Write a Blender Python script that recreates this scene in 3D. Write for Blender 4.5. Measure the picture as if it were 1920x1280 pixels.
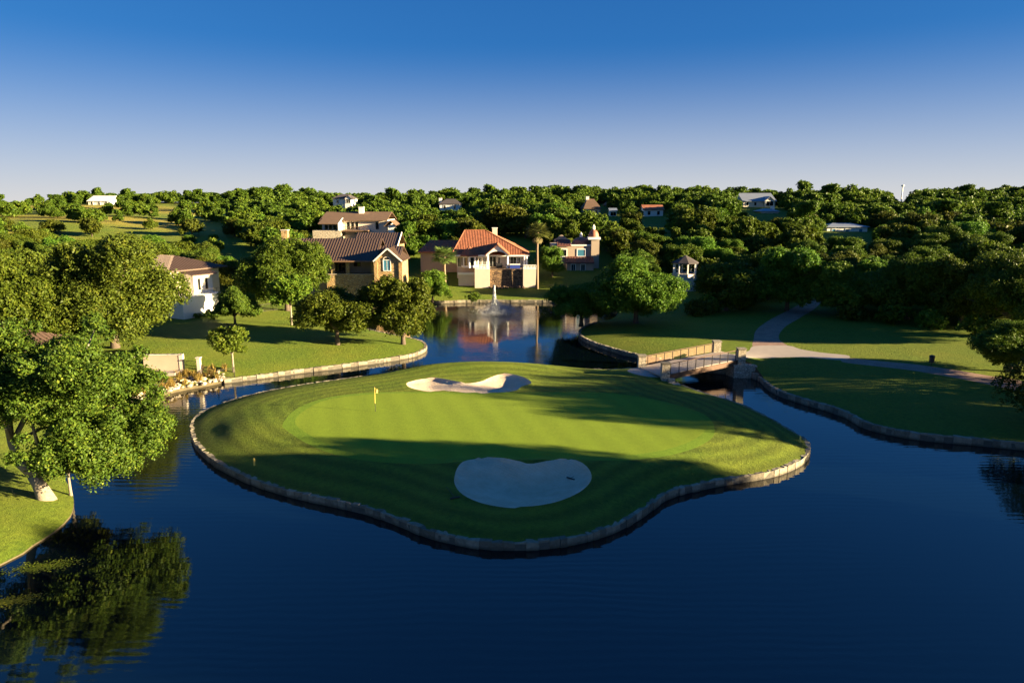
import bpy, math, random
import numpy as np
from mathutils import Vector, Matrix
from mathutils.geometry import delaunay_2d_cdt

# ------------------------------------------------------------------ camera, sky, sun, exposure
CAM_H, PITCH, FPX = 19.0, math.radians(11.3), 1280.0
SUN_EL, SUN_AZ = math.radians(10.5), math.radians(13.0)      # azimuth: degrees from +x towards the camera
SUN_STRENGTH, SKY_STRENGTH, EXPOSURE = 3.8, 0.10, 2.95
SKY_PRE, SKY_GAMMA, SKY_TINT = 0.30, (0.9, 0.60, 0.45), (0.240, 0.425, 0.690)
scene = bpy.context.scene
for o in list(bpy.data.objects): bpy.data.objects.remove(o)
col = scene.collection
cam_data = bpy.data.cameras.new('camera'); cam = bpy.data.objects.new('camera', cam_data); col.objects.link(cam)
cam_data.sensor_width = 36.0; cam_data.lens = 24.0; cam_data.clip_start = 0.5; cam_data.clip_end = 8000
cam.location = (0, 0, CAM_H); cam.rotation_euler = (math.pi/2 - PITCH, 0, 0)
scene.camera = cam
world = bpy.data.worlds.new('World'); scene.world = world; world.use_nodes = True
wn = world.node_tree; wn.nodes.clear()
w_out = wn.nodes.new('ShaderNodeOutputWorld'); w_bg = wn.nodes.new('ShaderNodeBackground')
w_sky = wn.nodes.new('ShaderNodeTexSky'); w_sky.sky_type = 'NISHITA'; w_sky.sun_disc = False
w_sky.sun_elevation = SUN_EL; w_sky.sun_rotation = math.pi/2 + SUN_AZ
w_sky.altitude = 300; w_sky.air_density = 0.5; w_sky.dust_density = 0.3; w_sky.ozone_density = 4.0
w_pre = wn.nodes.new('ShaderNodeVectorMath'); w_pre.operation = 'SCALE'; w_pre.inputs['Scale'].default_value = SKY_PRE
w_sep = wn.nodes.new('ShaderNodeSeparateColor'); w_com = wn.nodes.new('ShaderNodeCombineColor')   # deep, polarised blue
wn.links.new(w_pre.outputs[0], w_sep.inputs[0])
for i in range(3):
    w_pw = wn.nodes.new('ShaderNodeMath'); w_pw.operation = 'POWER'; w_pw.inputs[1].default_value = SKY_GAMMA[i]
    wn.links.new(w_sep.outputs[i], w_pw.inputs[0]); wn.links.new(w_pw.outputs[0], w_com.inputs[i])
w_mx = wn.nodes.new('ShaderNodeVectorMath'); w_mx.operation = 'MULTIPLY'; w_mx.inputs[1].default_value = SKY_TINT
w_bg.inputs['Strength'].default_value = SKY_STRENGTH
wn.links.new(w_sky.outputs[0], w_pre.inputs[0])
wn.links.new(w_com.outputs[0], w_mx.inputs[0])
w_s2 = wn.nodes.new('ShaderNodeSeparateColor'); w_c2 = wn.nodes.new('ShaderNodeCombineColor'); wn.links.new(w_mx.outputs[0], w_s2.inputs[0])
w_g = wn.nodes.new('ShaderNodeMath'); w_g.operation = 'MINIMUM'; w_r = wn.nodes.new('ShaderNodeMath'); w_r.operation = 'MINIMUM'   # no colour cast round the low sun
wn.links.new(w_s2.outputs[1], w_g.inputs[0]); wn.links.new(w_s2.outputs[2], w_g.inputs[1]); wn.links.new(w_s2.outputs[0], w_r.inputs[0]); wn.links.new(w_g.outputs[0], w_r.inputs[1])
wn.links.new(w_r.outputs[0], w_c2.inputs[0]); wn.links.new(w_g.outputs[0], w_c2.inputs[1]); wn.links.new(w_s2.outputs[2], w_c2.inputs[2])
# pale haze towards the horizon, the same all round
w_tc = wn.nodes.new('ShaderNodeTexCoord'); w_sz = wn.nodes.new('ShaderNodeSeparateXYZ'); wn.links.new(w_tc.outputs['Generated'], w_sz.inputs[0])
w_f = wn.nodes.new('ShaderNodeMapRange'); w_f.inputs['From Min'].default_value = 0.215; w_f.inputs['From Max'].default_value = 0.0; wn.links.new(w_sz.outputs[2], w_f.inputs['Value'])
w_f2 = wn.nodes.new('ShaderNodeMath'); w_f2.operation = 'POWER'; w_f2.inputs[1].default_value = 1.7; wn.links.new(w_f.outputs[0], w_f2.inputs[0])
w_hz = wn.nodes.new('ShaderNodeMix'); w_hz.data_type = 'RGBA'; w_hz.inputs[7].default_value = (0.93, 0.91, 0.90, 1)
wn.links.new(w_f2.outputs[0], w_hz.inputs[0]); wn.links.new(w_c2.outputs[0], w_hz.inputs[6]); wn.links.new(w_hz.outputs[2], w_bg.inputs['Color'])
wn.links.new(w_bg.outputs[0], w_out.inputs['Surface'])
sun_data = bpy.data.lights.new('sun', 'SUN'); sun = bpy.data.objects.new('sun', sun_data); col.objects.link(sun)
sun_data.energy = SUN_STRENGTH; sun_data.angle = math.radians(0.5); sun_data.color = (1.0, 0.79, 0.46)
S_DIR = Vector((math.cos(SUN_EL)*math.cos(SUN_AZ), -math.cos(SUN_EL)*math.sin(SUN_AZ), math.sin(SUN_EL)))
sun.rotation_mode = 'QUATERNION'; sun.rotation_quaternion = S_DIR.to_track_quat('Z', 'Y'); sun.location = (150, -20, 60)
scene.view_settings.view_transform = 'Standard'; scene.view_settings.look = 'None'
scene.view_settings.exposure = EXPOSURE; scene.view_settings.gamma = 1.0
scene.view_settings.use_curve_mapping = False

R = random.Random(7)
NR = np.random.default_rng(11)

# ------------------------------------------------------------------ helpers
CP, SP = math.cos(PITCH), math.sin(PITCH)
def ray(px, py):
    u = (px-960)/FPX; v = (py-640)/FPX
    return Vector((u, CP - v*SP, -SP - v*CP))
def at(px, py, z):                       # photo pixel -> point on the level z
    d = ray(px, py); t = (z-CAM_H)/d.z
    return Vector((d.x*t, d.y*t, z))
def at_y(px, py, y):                     # photo pixel -> point at the distance y
    d = ray(px, py); t = y/d.y
    return Vector((d.x*t, y, CAM_H + d.z*t))
def proj(p):
    x, y, z = p[0], p[1], p[2]-CAM_H
    dz = y*CP - z*SP; dv = -y*SP - z*CP
    return (960 + FPX*x/dz, 640 + FPX*dv/dz, dz)

def tag(o, label=None, cat=None, group=None, kind=None):
    if label: o['label'] = label
    if cat: o['category'] = cat
    if group: o['group'] = group
    if kind: o['kind'] = kind
    return o
def empty(name, loc=(0,0,0), rz=0.0, label=None, cat=None, group=None):
    o = bpy.data.objects.new(name, None); col.objects.link(o)
    o.location = loc; o.rotation_euler = (0, 0, rz); o.empty_display_size = 0.3
    return tag(o, label, cat, group)
def link(name, me, mat=None, parent=None):
    if mat is not None and len(me.materials) == 0: me.materials.append(mat)
    o = bpy.data.objects.new(name, me); col.objects.link(o)
    if parent is not None: o.parent = parent
    return o
def np_mesh(name, V, F, smooth=False):
    V = np.asarray(V, dtype=np.float32); F = np.asarray(F, dtype=np.int32)
    me = bpy.data.meshes.new(name); n, k = F.shape
    me.vertices.add(len(V)); me.vertices.foreach_set('co', V.ravel())
    me.loops.add(n*k); me.loops.foreach_set('vertex_index', F.ravel())
    me.polygons.add(n); me.polygons.foreach_set('loop_start', np.arange(0, n*k, k, dtype=np.int32))
    me.polygons.foreach_set('loop_total', np.full(n, k, dtype=np.int32))
    if smooth: me.polygons.foreach_set('use_smooth', np.ones(n, dtype=bool))
    me.update(calc_edges=True); return me

class MB:
    """collects simple shapes into one mesh"""
    def __init__(s): s.v = []; s.f = []
    def add(s, vs, fs):
        b = len(s.v); s.v += [tuple(v) for v in vs]; s.f += [tuple(i+b for i in f) for f in fs]; return s
    def box(s, x0, x1, y0, y1, z0, z1):
        return s.add([(x0,y0,z0),(x1,y0,z0),(x1,y1,z0),(x0,y1,z0),(x0,y0,z1),(x1,y0,z1),(x1,y1,z1),(x0,y1,z1)],
                     [(0,3,2,1),(4,5,6,7),(0,1,5,4),(1,2,6,5),(2,3,7,6),(3,0,4,7)])
    def bar(s, a, b, w, h=None):          # square bar between two points
        a, b = Vector(a), Vector(b); h = h or w
        d = (b-a).normalized(); up = Vector((0,0,1)) if abs(d.z) < .95 else Vector((0,1,0))
        sx = d.cross(up).normalized()*w/2; sz = sx.cross(d).normalized()*h/2
        vs = [a-sx-sz, a+sx-sz, a+sx+sz, a-sx+sz, b-sx-sz, b+sx-sz, b+sx+sz, b-sx+sz]
        return s.add(vs, [(0,1,2,3),(7,6,5,4),(0,4,5,1),(1,5,6,2),(2,6,7,3),(3,7,4,0)])
    def tube(s, pts, rad, n=7):
        pts = [Vector(p) for p in pts]; base = len(s.v)
        for i, p in enumerate(pts):
            d = (pts[min(i+1, len(pts)-1)] - pts[max(i-1, 0)]).normalized()
            ref = Vector((1,0,0)) if abs(d.x) < .8 else Vector((0,1,0))
            a = d.cross(ref).normalized(); b = d.cross(a).normalized()
            for k in range(n):
                t = 2*math.pi*k/n; s.v.append(tuple(p + (a*math.cos(t)+b*math.sin(t))*rad[i]))
        for i in range(len(pts)-1):
            for k in range(n):
                q = base+i*n; s.f.append((q+k, q+(k+1)%n, q+n+(k+1)%n, q+n+k))
        s.f.append(tuple(base+k for k in range(n))[::-1]); e = base+(len(pts)-1)*n
        s.f.append(tuple(e+k for k in range(n))); return s
    def lathe(s, prof, c=(0,0,0), n=12):
        base = len(s.v)
        for r, z in prof:
            for k in range(n):
                t = 2*math.pi*k/n; s.v.append((c[0]+r*math.cos(t), c[1]+r*math.sin(t), c[2]+z))
        for i in range(len(prof)-1):
            for k in range(n):
                q = base+i*n; s.f.append((q+k, q+(k+1)%n, q+n+(k+1)%n, q+n+k))
        e = base+(len(prof)-1)*n; s.f.append(tuple(e+k for k in range(n))); return s
    def slab(s, poly, t):                 # planar polygon given thickness downwards
        n = len(poly); poly = [Vector(p) for p in poly]
        s.add(poly + [p-Vector((0,0,t)) for p in poly],
              [tuple(range(n)), tuple(range(2*n-1, n-1, -1))] + [(i, n+i, n+(i+1)%n, (i+1)%n) for i in range(n)]); return s
    def build(s, name, mat, parent=None, smooth=False):
        me = bpy.data.meshes.new(name); me.from_pydata(s.v, [], s.f); me.validate(); me.update()
        if smooth: me.polygons.foreach_set('use_smooth', np.ones(len(me.polygons), dtype=bool))
        return link(name, me, mat, parent)

def ribs(mb, poly, spacing, w, h, step=None):
    """ridges running down a sloping planar roof face (seams or tile rows)"""
    P = [Vector(p) for p in poly]; nrm = Vector((0,0,0))
    for i in range(len(P)): nrm += P[i].cross(P[(i+1) % len(P)])
    nrm.normalize()
    if nrm.z < 0: nrm = -nrm
    e = Vector((0,0,1)).cross(nrm).normalized(); dn = nrm.cross(e)
    o = P[0]; q = [((p-o).dot(e), (p-o).dot(dn)) for p in P]
    lo, hi = min(a for a, _ in q), max(a for a, _ in q)
    k = lo + spacing*.5
    while k < hi:
        xs = []
        for i in range(len(q)):
            (a0, b0), (a1, b1) = q[i], q[(i+1) % len(q)]
            if (a0 <= k < a1) or (a1 <= k < a0): xs.append(b0 + (b1-b0)*(k-a0)/(a1-a0))
        if len(xs) >= 2:
            xs.sort(); a, b = o+e*k+dn*xs[0], o+e*k+dn*xs[-1]
            if (b-a).length > .15:
                l = e*w/2; t = nrm*h
                mb.add([a-l, a-l*.5+t, a+l*.5+t, a+l, b-l, b-l*.5+t, b+l*.5+t, b+l],
                       [(0,4,5,1),(1,5,6,2),(2,6,7,3),(0,1,2,3),(7,6,5,4)])
        k += spacing

# ------------------------------------------------------------------ materials
def new_mat(name):
    m = bpy.data.materials.new(name); m.use_nodes = True
    nt = m.node_tree; return m, nt, nt.nodes['Principled BSDF']
def N(nt, t, **kw):
    n = nt.nodes.new(t)
    for k, v in kw.items(): setattr(n, k, v)
    return n
def ramp(nt, stops):
    r = nt.nodes.new('ShaderNodeValToRGB'); e = r.color_ramp.elements
    while len(e) < len(stops): e.new(.5)
    for i, (p, c) in enumerate(stops):
        e[i].position = p; e[i].color = (*c, 1)
    return r
def mixc(nt, fac, a, b, mode='MIX'):
    m = nt.nodes.new('ShaderNodeMix'); m.data_type = 'RGBA'; m.blend_type = mode
    for sock, v in ((m.inputs[0], fac), (m.inputs[6], a), (m.inputs[7], b)):
        if hasattr(v, 'is_output'): nt.links.new(v, sock)
        elif isinstance(v, (int, float)): sock.default_value = v
        else: sock.default_value = (*v, 1)
    return m.outputs[2]
def noise(nt, vec, scale, detail=4, rough=.55):
    n = nt.nodes.new('ShaderNodeTexNoise'); n.inputs['Scale'].default_value = scale
    n.inputs['Detail'].default_value = detail; n.inputs['Roughness'].default_value = rough
    if vec is not None: nt.links.new(vec, n.inputs['Vector'])
    return n.outputs['Fac']
def bump(nt, bs, h, strength, dist):
    b = nt.nodes.new('ShaderNodeBump'); b.inputs['Strength'].default_value = strength
    b.inputs['Distance'].default_value = dist; nt.links.new(h, b.inputs['Height'])
    nt.links.new(b.outputs[0], bs.inputs['Normal'])
def math_n(nt, op, a, b=None, c=None):
    m = nt.nodes.new('ShaderNodeMath'); m.operation = op
    for i, v in enumerate((a, b, c)):
        if v is None: continue
        if hasattr(v, 'is_output'): nt.links.new(v, m.inputs[i])
        else: m.inputs[i].default_value = v
    return m.outputs[0]
def pos(nt):
    return nt.nodes.new('ShaderNodeNewGeometry').outputs['Position']
def plain(name, c, rough=.7, var=.12, scale=2.0, metallic=0.0, bmp=0.0, bscale=30):
    m, nt, bs = new_mat(name); p = nt.nodes.new('ShaderNodeTexCoord').outputs['Object']
    f = noise(nt, p, scale, 6, .65)
    r = ramp(nt, [(.25, tuple(x*(1-var) for x in c)), (.75, tuple(min(1, x*(1+var)) for x in c))])
    nt.links.new(f, r.inputs[0]); nt.links.new(r.outputs[0], bs.inputs['Base Color'])
    bs.inputs['Roughness'].default_value = rough; bs.inputs['Metallic'].default_value = metallic
    if bmp: bump(nt, bs, noise(nt, p, bscale, 3), bmp, .03)
    return m
def stone_mat(name, cs, scale, joint=(.12,.10,.08), bmp=.6):
    m, nt, bs = new_mat(name); p = nt.nodes.new('ShaderNodeTexCoord').outputs['Object']
    mp = N(nt, 'ShaderNodeMapping'); mp.inputs['Scale'].default_value = (1, 1, 1.7); nt.links.new(p, mp.inputs[0])
    v = N(nt, 'ShaderNodeTexVoronoi'); v.inputs['Scale'].default_value = scale; nt.links.new(mp.outputs[0], v.inputs['Vector'])
    e = N(nt, 'ShaderNodeTexVoronoi', feature='DISTANCE_TO_EDGE'); e.inputs['Scale'].default_value = scale
    nt.links.new(mp.outputs[0], e.inputs['Vector'])
    sp = N(nt, 'ShaderNodeSeparateColor'); nt.links.new(v.outputs['Color'], sp.inputs[0])
    r = ramp(nt, [(i/(len(cs)-1), c) for i, c in enumerate(cs)]); nt.links.new(sp.outputs[0], r.inputs[0])
    g = mixc(nt, .35, r.outputs[0], noise(nt, p, 9, 5), 'OVERLAY')
    er = ramp(nt, [(.02, (0,0,0)), (.09, (1,1,1))]); nt.links.new(e.outputs['Distance'], er.inputs[0])
    nt.links.new(mixc(nt, er.outputs[0], joint, g), bs.inputs['Base Color']); bs.inputs['Roughness'].default_value = .9
    bump(nt, bs, er.outputs[0], bmp, .04); return m

def grass_mat(name, c_dark, c_light, c_dry, dry=.35, stripe=None, bmp=.5):
    m, nt, bs = new_mat(name); p = pos(nt)
    f1 = noise(nt, p, .16, 5, .6); f2 = noise(nt, p, 2.6, 4, .7); f3 = noise(nt, p, 14, 3, .7)
    a = ramp(nt, [(.3, c_dark), (.7, c_light)]); nt.links.new(f2, a.inputs[0])
    d = ramp(nt, [(.5-dry*.2, (0,0,0)), (.85-dry*.2, (1,1,1))]); nt.links.new(f1, d.inputs[0])
    c = mixc(nt, math_n(nt, 'MULTIPLY', d.outputs[0], dry), a.outputs[0], c_dry)
    at_ = N(nt, 'ShaderNodeAttribute', attribute_name='dry'); c = mixc(nt, at_.outputs['Fac'], c, (.30, .23, .045))
    fr = ramp(nt, [(.3, (.62,.62,.62)), (.7, (1.3,1.3,1.3))]); nt.links.new(f3, fr.inputs[0])
    c = mixc(nt, .75, c, fr.outputs[0], 'MULTIPLY')
    if stripe:                            # mown bands: the attribute holds metres across the bands
        sa = N(nt, 'ShaderNodeAttribute', attribute_name=stripe[0])
        s = math_n(nt, 'SINE', math_n(nt, 'MULTIPLY', math_n(nt, 'ADD', sa.outputs['Fac'], math_n(nt, 'MULTIPLY', f1, 1.2)), 2*math.pi/stripe[1]))
        s = math_n(nt, 'MULTIPLY_ADD', s, stripe[2], 1.0)
        cb = N(nt, 'ShaderNodeCombineColor')
        for i in range(3): nt.links.new(s, cb.inputs[i])
        c = mixc(nt, 1.0, c, cb.outputs[0], 'MULTIPLY')
    nt.links.new(c, bs.inputs['Base Color']); bs.inputs['Roughness'].default_value = .85
    bs.inputs['Specular IOR Level'].default_value = .15
    bs.inputs['Sheen Weight'].default_value = .04; bs.inputs['Sheen Roughness'].default_value = .6
    bs.inputs['Sheen Tint'].default_value = (.75, .9, .25, 1)
    if bmp: bump(nt, bs, math_n(nt, 'ADD', f3, math_n(nt, 'MULTIPLY', f2, 1.5)), bmp, .12)
    return m
def leaf_mat(name, dark, light, warm, transl=.28):
    m, nt, bs = new_mat(name)
    t = N(nt, 'ShaderNodeAttribute', attribute_name='tint'); oi = N(nt, 'ShaderNodeObjectInfo')
    r = ramp(nt, [(0, dark), (.6, light), (1, warm)]); nt.links.new(t.outputs['Fac'], r.inputs[0])
    hs = N(nt, 'ShaderNodeHueSaturation'); nt.links.new(r.outputs[0], hs.inputs['Color'])
    nt.links.new(math_n(nt, 'MULTIPLY_ADD', oi.outputs['Random'], .055, .472), hs.inputs['Hue'])
    nt.links.new(math_n(nt, 'MULTIPLY_ADD', oi.outputs['Random'], .60, .70), hs.inputs['Value'])
    nt.links.new(hs.outputs[0], bs.inputs['Base Color']); bs.inputs['Roughness'].default_value = .5
    bs.inputs['Specular IOR Level'].default_value = .12
    tr = N(nt, 'ShaderNodeBsdfTranslucent'); nt.links.new(hs.outputs[0], tr.inputs['Color'])
    mx = N(nt, 'ShaderNodeMixShader'); mx.inputs[0].default_value = transl
    nt.links.new(bs.outputs[0], mx.inputs[1]); nt.links.new(tr.outputs[0], mx.inputs[2])
    nt.links.new(mx.outputs[0], nt.nodes['Material Output'].inputs['Surface']); return m

M = {}
M['rough'] = grass_mat('rough_grass', (.054,.094,.009), (.118,.172,.013), (.19,.18,.022), .5, None, .8)
M['island'] = grass_mat('island_grass', (.056,.092,.009), (.114,.162,.013), (.18,.18,.02), .5, ('ds', 1.5, .20), .8)
M['green'] = grass_mat('green_turf', (.142,.212,.012), (.170,.245,.014), (.19,.24,.016), .3, ('dx', 2.4, .06), .12)
M['fringe'] = grass_mat('fringe_turf', (.10,.185,.011), (.132,.22,.013), (.155,.21,.016), .3, None, .25)
def sand_mat():
    m, nt, bs = new_mat('bunker_sand'); p = pos(nt); f = noise(nt, p, .7, 5, .65)
    r = ramp(nt, [(.3, (.52,.385,.26)), (.7, (.68,.53,.385))]); nt.links.new(f, r.inputs[0]); nt.links.new(r.outputs[0], bs.inputs['Base Color']); bs.inputs['Roughness'].default_value = .95
    w = N(nt, 'ShaderNodeTexWave', wave_type='BANDS', bands_direction='DIAGONAL'); w.inputs['Scale'].default_value = 1.6; w.inputs['Distortion'].default_value = 9; w.inputs['Detail'].default_value = 2; w.inputs['Detail Scale'].default_value = .5; nt.links.new(p, w.inputs['Vector'])
    bump(nt, bs, math_n(nt, 'ADD', math_n(nt, 'MULTIPLY', w.outputs['Fac'], .5), math_n(nt, 'MULTIPLY', noise(nt, p, 4, 4, .7), 1.6)), .55, .08); return m
M['sand'] = sand_mat()
M['concrete'] = plain('path_concrete', (.37,.31,.265), .9, .10, .8)
M['trunk'] = plain('bark', (.095,.070,.050), .95, .35, 6, 0, .8, 14)
M['bark_pale'] = plain('pale_bark', (.22,.185,.14), .95, .35, 5, 0, .8, 14)
M['palm_bark'] = plain('palm_bark', (.24,.17,.11), .95, .3, 9, 0, .7, 20)
M['leaf_oak'] = leaf_mat('oak_leaves', (.030,.060,.008), (.080,.130,.012), (.148,.180,.018))
M['leaf_bright'] = leaf_mat('bright_leaves', (.042,.088,.010), (.105,.170,.016), (.17,.205,.022))
M['leaf_olive'] = leaf_mat('olive_leaves', (.032,.054,.008), (.084,.116,.013), (.148,.162,.019))
M['palm_leaf'] = leaf_mat('palm_leaves', (.05,.08,.016), (.13,.17,.04), (.22,.22,.07))
M['straw'] = leaf_mat('straw_grass', (.16,.13,.03), (.34,.27,.06), (.48,.40,.10), .35)
M['wall_stone'] = None
def stone_block_mat():
    m, nt, bs = new_mat('limestone_block'); tc = N(nt, 'ShaderNodeTexCoord'); oi = N(nt, 'ShaderNodeObjectInfo')
    r = ramp(nt, [(0, (.14,.12,.088)), (.5, (.235,.205,.15)), (1, (.32,.28,.21))]); nt.links.new(oi.outputs['Random'], r.inputs[0])
    p = pos(nt); f = noise(nt, p, 3.5, 6, .7); fr = ramp(nt, [(.3, (.55,.52,.48)), (.7, (1.15,1.15,1.12))]); nt.links.new(f, fr.inputs[0])
    c = mixc(nt, .9, r.outputs[0], fr.outputs[0], 'MULTIPLY')
    sx = N(nt, 'ShaderNodeSeparateXYZ'); nt.links.new(p, sx.inputs[0])     # wet, stained foot at the water line
    w = ramp(nt, [(.10, (1,1,1)), (.30, (0,0,0))]); nt.links.new(math_n(nt, 'ADD', sx.outputs[2], math_n(nt, 'MULTIPLY', f, .12)), w.inputs[0])
    nt.links.new(mixc(nt, math_n(nt, 'MULTIPLY', w.outputs[0], .8), c, (.05,.042,.03)), bs.inputs['Base Color'])
    bs.inputs['Roughness'].default_value = .9; bump(nt, bs, noise(nt, p, 9, 5), .7, .05); return m
M['wall_stone'] = stone_block_mat()
M['wall_core'] = plain('wall_core', (.10,.09,.07), .95, .3, 2)
M['pillar_stone'] = stone_mat('pillar_stone', [(.34,.28,.20), (.48,.41,.30), (.40,.34,.26), (.52,.46,.36)], 3.2)
M['house_stone'] = stone_mat('gold_rubble_stone', [(.30,.17,.06), (.46,.30,.12), (.36,.24,.11), (.52,.38,.18)], 2.6)
M['brown_stone'] = stone_mat('brown_boulder_stone', [(.09,.05,.03), (.24,.15,.08), (.14,.085,.05), (.32,.20,.10)], 1.5, (.02,.015,.01), 1.0)
M['white'] = plain('white_stucco', (.78,.74,.66), .9, .05, .7)
M['cream'] = plain('cream_stucco', (.62,.53,.43), .9, .06, .8)
M['tan'] = plain('tan_stucco', (.40,.31,.23), .9, .08, .7)
M['trim'] = plain('white_trim', (.80,.78,.72), .6, .03, 2)
M['tile'] = plain('clay_tile', (.30,.105,.050), .8, .4, 1.1)
M['tile_dark'] = plain('dark_clay_tile', (.17,.065,.045), .8, .3, 1.1)
M['dome'] = plain('copper_dome', (.30,.115,.065), .6, .25, 1.2)
M['brown_metal'] = plain('brown_standing_seam', (.098,.062,.045), .5, .12, .5, .2)
M['brown_shingle'] = plain('brown_shingle', (.135,.078,.045), .9, .2, 1.0)
M['grey_roof'] = plain('grey_metal_roof', (.25,.28,.33), .45, .1, .5, .3)
M['dark_roof'] = plain('dark_shingle', (.06,.05,.05), .9, .25, 1.0)
M['iron'] = plain('dark_iron', (.035,.028,.022), .6, .2, 4)
M['rust'] = plain('rusty_steel', (.11,.055,.030), .75, .3, 3)
M['rail_tan'] = plain('tan_rail_slats', (.34,.22,.13), .8, .2, 3)
M['wood'] = plain('brown_timber', (.16,.09,.05), .8, .25, 3)
M['yellow'] = plain('yellow_paint', (.75,.52,.10), .6, .05, 3)
M['black'] = plain('black_plastic', (.02,.02,.02), .6, .1, 3)
M['blue_cover'] = plain('blue_cover', (.02,.05,.30), .6, .1, 3)
M['rock'] = plain('pale_rock', (.44,.37,.27), .95, .3, 1.5, 0, .6, 6)
def glass_mat(name, c):
    m, nt, bs = new_mat(name); bs.inputs['Base Color'].default_value = (*c, 1)
    bs.inputs['Roughness'].default_value = .06; bs.inputs['Specular IOR Level'].default_value = .7; return m
M['glass'] = glass_mat('dark_window_glass', (.015,.018,.02)); M['glass_blue'] = glass_mat('blue_blind_glass', (.06,.20,.30))
def brick_mat():
    m, nt, bs = new_mat('brick_paving'); p = pos(nt)
    b = N(nt, 'ShaderNodeTexBrick'); b.inputs['Scale'].default_value = 3.0
    b.inputs['Color1'].default_value = (.29,.17,.125,1); b.inputs['Color2'].default_value = (.37,.225,.165,1); b.inputs['Mortar'].default_value = (.13,.10,.08,1)
    nt.links.new(p, b.inputs['Vector']); fr = ramp(nt, [(.3, (.75,.75,.75)), (.7, (1.2,1.2,1.2))]); nt.links.new(noise(nt, p, .8, 5), fr.inputs[0])
    nt.links.new(mixc(nt, .8, b.outputs['Color'], fr.outputs[0], 'MULTIPLY'), bs.inputs['Base Color']); bs.inputs['Roughness'].default_value = .85; return m
M['brick'] = brick_mat()
FOUNT = at(927, 588, 0)
def water_mat():
    m, nt, bs = new_mat('lake_water'); p = pos(nt)
    bs.inputs['Base Color'].default_value = (.0008,.003,.006,1); bs.inputs['IOR'].default_value = 1.85
    mp = N(nt, 'ShaderNodeMapping'); mp.inputs['Scale'].default_value = (.55, 1.25, 1); nt.links.new(p, mp.inputs[0])
    w = N(nt, 'ShaderNodeTexWave', wave_type='BANDS', bands_direction='Y', wave_profile='SIN')
    w.inputs['Scale'].default_value = .42; w.inputs['Distortion'].default_value = 11; w.inputs['Detail'].default_value = 4; w.inputs['Detail Scale'].default_value = .35; w.inputs['Detail Roughness'].default_value = .6
    nt.links.new(mp.outputs[0], w.inputs['Vector'])
    fine = noise(nt, mp.outputs[0], 2.4, 4, .62); big = noise(nt, p, .045, 4, .55)
    calm = ramp(nt, [(.38, (.10,.10,.10)), (.62, (1,1,1))]); nt.links.new(big, calm.inputs[0])
    h = math_n(nt, 'ADD', math_n(nt, 'MULTIPLY', w.outputs['Fac'], .30), math_n(nt, 'MULTIPLY', fine, .55))
    h = math_n(nt, 'MULTIPLY', h, calm.outputs[0])
    vd = N(nt, 'ShaderNodeVectorMath', operation='DISTANCE'); nt.links.new(p, vd.inputs[0]); vd.inputs[1].default_value = FOUNT
    fz = ramp(nt, [(.0, (1,1,1)), (.55, (.8,.8,.8)), (1.0, (0,0,0))])      # water stirred by the falling drops
    dn = math_n(nt, 'ADD', math_n(nt, 'DIVIDE', vd.outputs['Value'], 10.5), math_n(nt, 'MULTIPLY', math_n(nt, 'SUBTRACT', noise(nt, p, .5, 3), .5), .25))
    nt.links.new(dn, fz.inputs[0])
    h = math_n(nt, 'ADD', h, math_n(nt, 'MULTIPLY', math_n(nt, 'MULTIPLY', noise(nt, p, 5, 2), fz.outputs[0]), 2.6))
    nt.links.new(math_n(nt, 'MULTIPLY_ADD', fz.outputs[0], .05, .015), bs.inputs['Roughness'])
    bump(nt, bs, h, .5, .03); return m
M['water'] = water_mat()

# ------------------------------------------------------------------ outlines in world metres
def smooth_loop(pts, step, closed=True):
    P = [Vector((p[0], p[1])) for p in pts]; n = len(P); out = []
    rng = range(n) if closed else range(n-1)
    for i in rng:
        if closed: p0, p1, p2, p3 = P[i-1], P[i], P[(i+1) % n], P[(i+2) % n]
        else: p0, p1, p2, p3 = P[max(i-1,0)], P[i], P[i+1], P[min(i+2,n-1)]
        k = max(1, int((p2-p1).length/step))
        for j in range(k):
            t = j/k
            out.append(.5*((2*p1)+(p2-p0)*t+(2*p0-5*p1+4*p2-p3)*t*t+(3*p1-p0-3*p2+p3)*t**3))
    if not closed: out.append(P[-1])
    return np.array([(p.x, p.y) for p in out])
def pix(pts, z): return [at(x, y, z) for x, y in pts]
WALL_Z = .50
isl_px = [(362,790),(362,812),(372,832),(390,850),(420,870),(470,893),(520,910),(570,923),(620,933),(660,942),(700,952),(740,966),(780,982),(820,996),(860,1004),(900,1011),(950,1014),(1000,1013),(1050,1008),(1100,998),(1150,982),(1190,962),(1215,945),(1235,930),(1260,917),(1300,907),(1350,897),(1400,889),(1450,880),(1490,865),(1512,850),(1515,832),(1505,820),(1480,805),(1450,787),(1420,772),(1390,758),(1350,745),(1310,733),(1275,720),(1252,708),(1225,694),(1190,690),(1140,692),(1080,690),(1000,685),(930,684),(870,685),(800,689),(740,696),(690,703),(640,710),(590,717),(540,725),(490,735),(440,748),(400,762),(375,775)]
ISL = smooth_loop(pix(isl_px, WALL_Z), .6)
left_px = [(0,1045),(60,1010),(100,985),(130,957),(137,932),(132,908),(120,885),(122,850),(150,808),(200,775),(240,755),(290,738),(340,725),(380,718),(415,711)]
pen_px = [(420,710),(500,700),(560,692),(620,685),(680,677),(730,670),(770,663),(792,655),(798,647),(788,638),(750,629),(710,621),(670,611),(645,600)]
far_px = [(640,588),(660,578),(710,572),(770,567),(850,564),(900,563),(960,563),(1030,563),(1075,565),(1120,570),(1150,578)]
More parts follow.
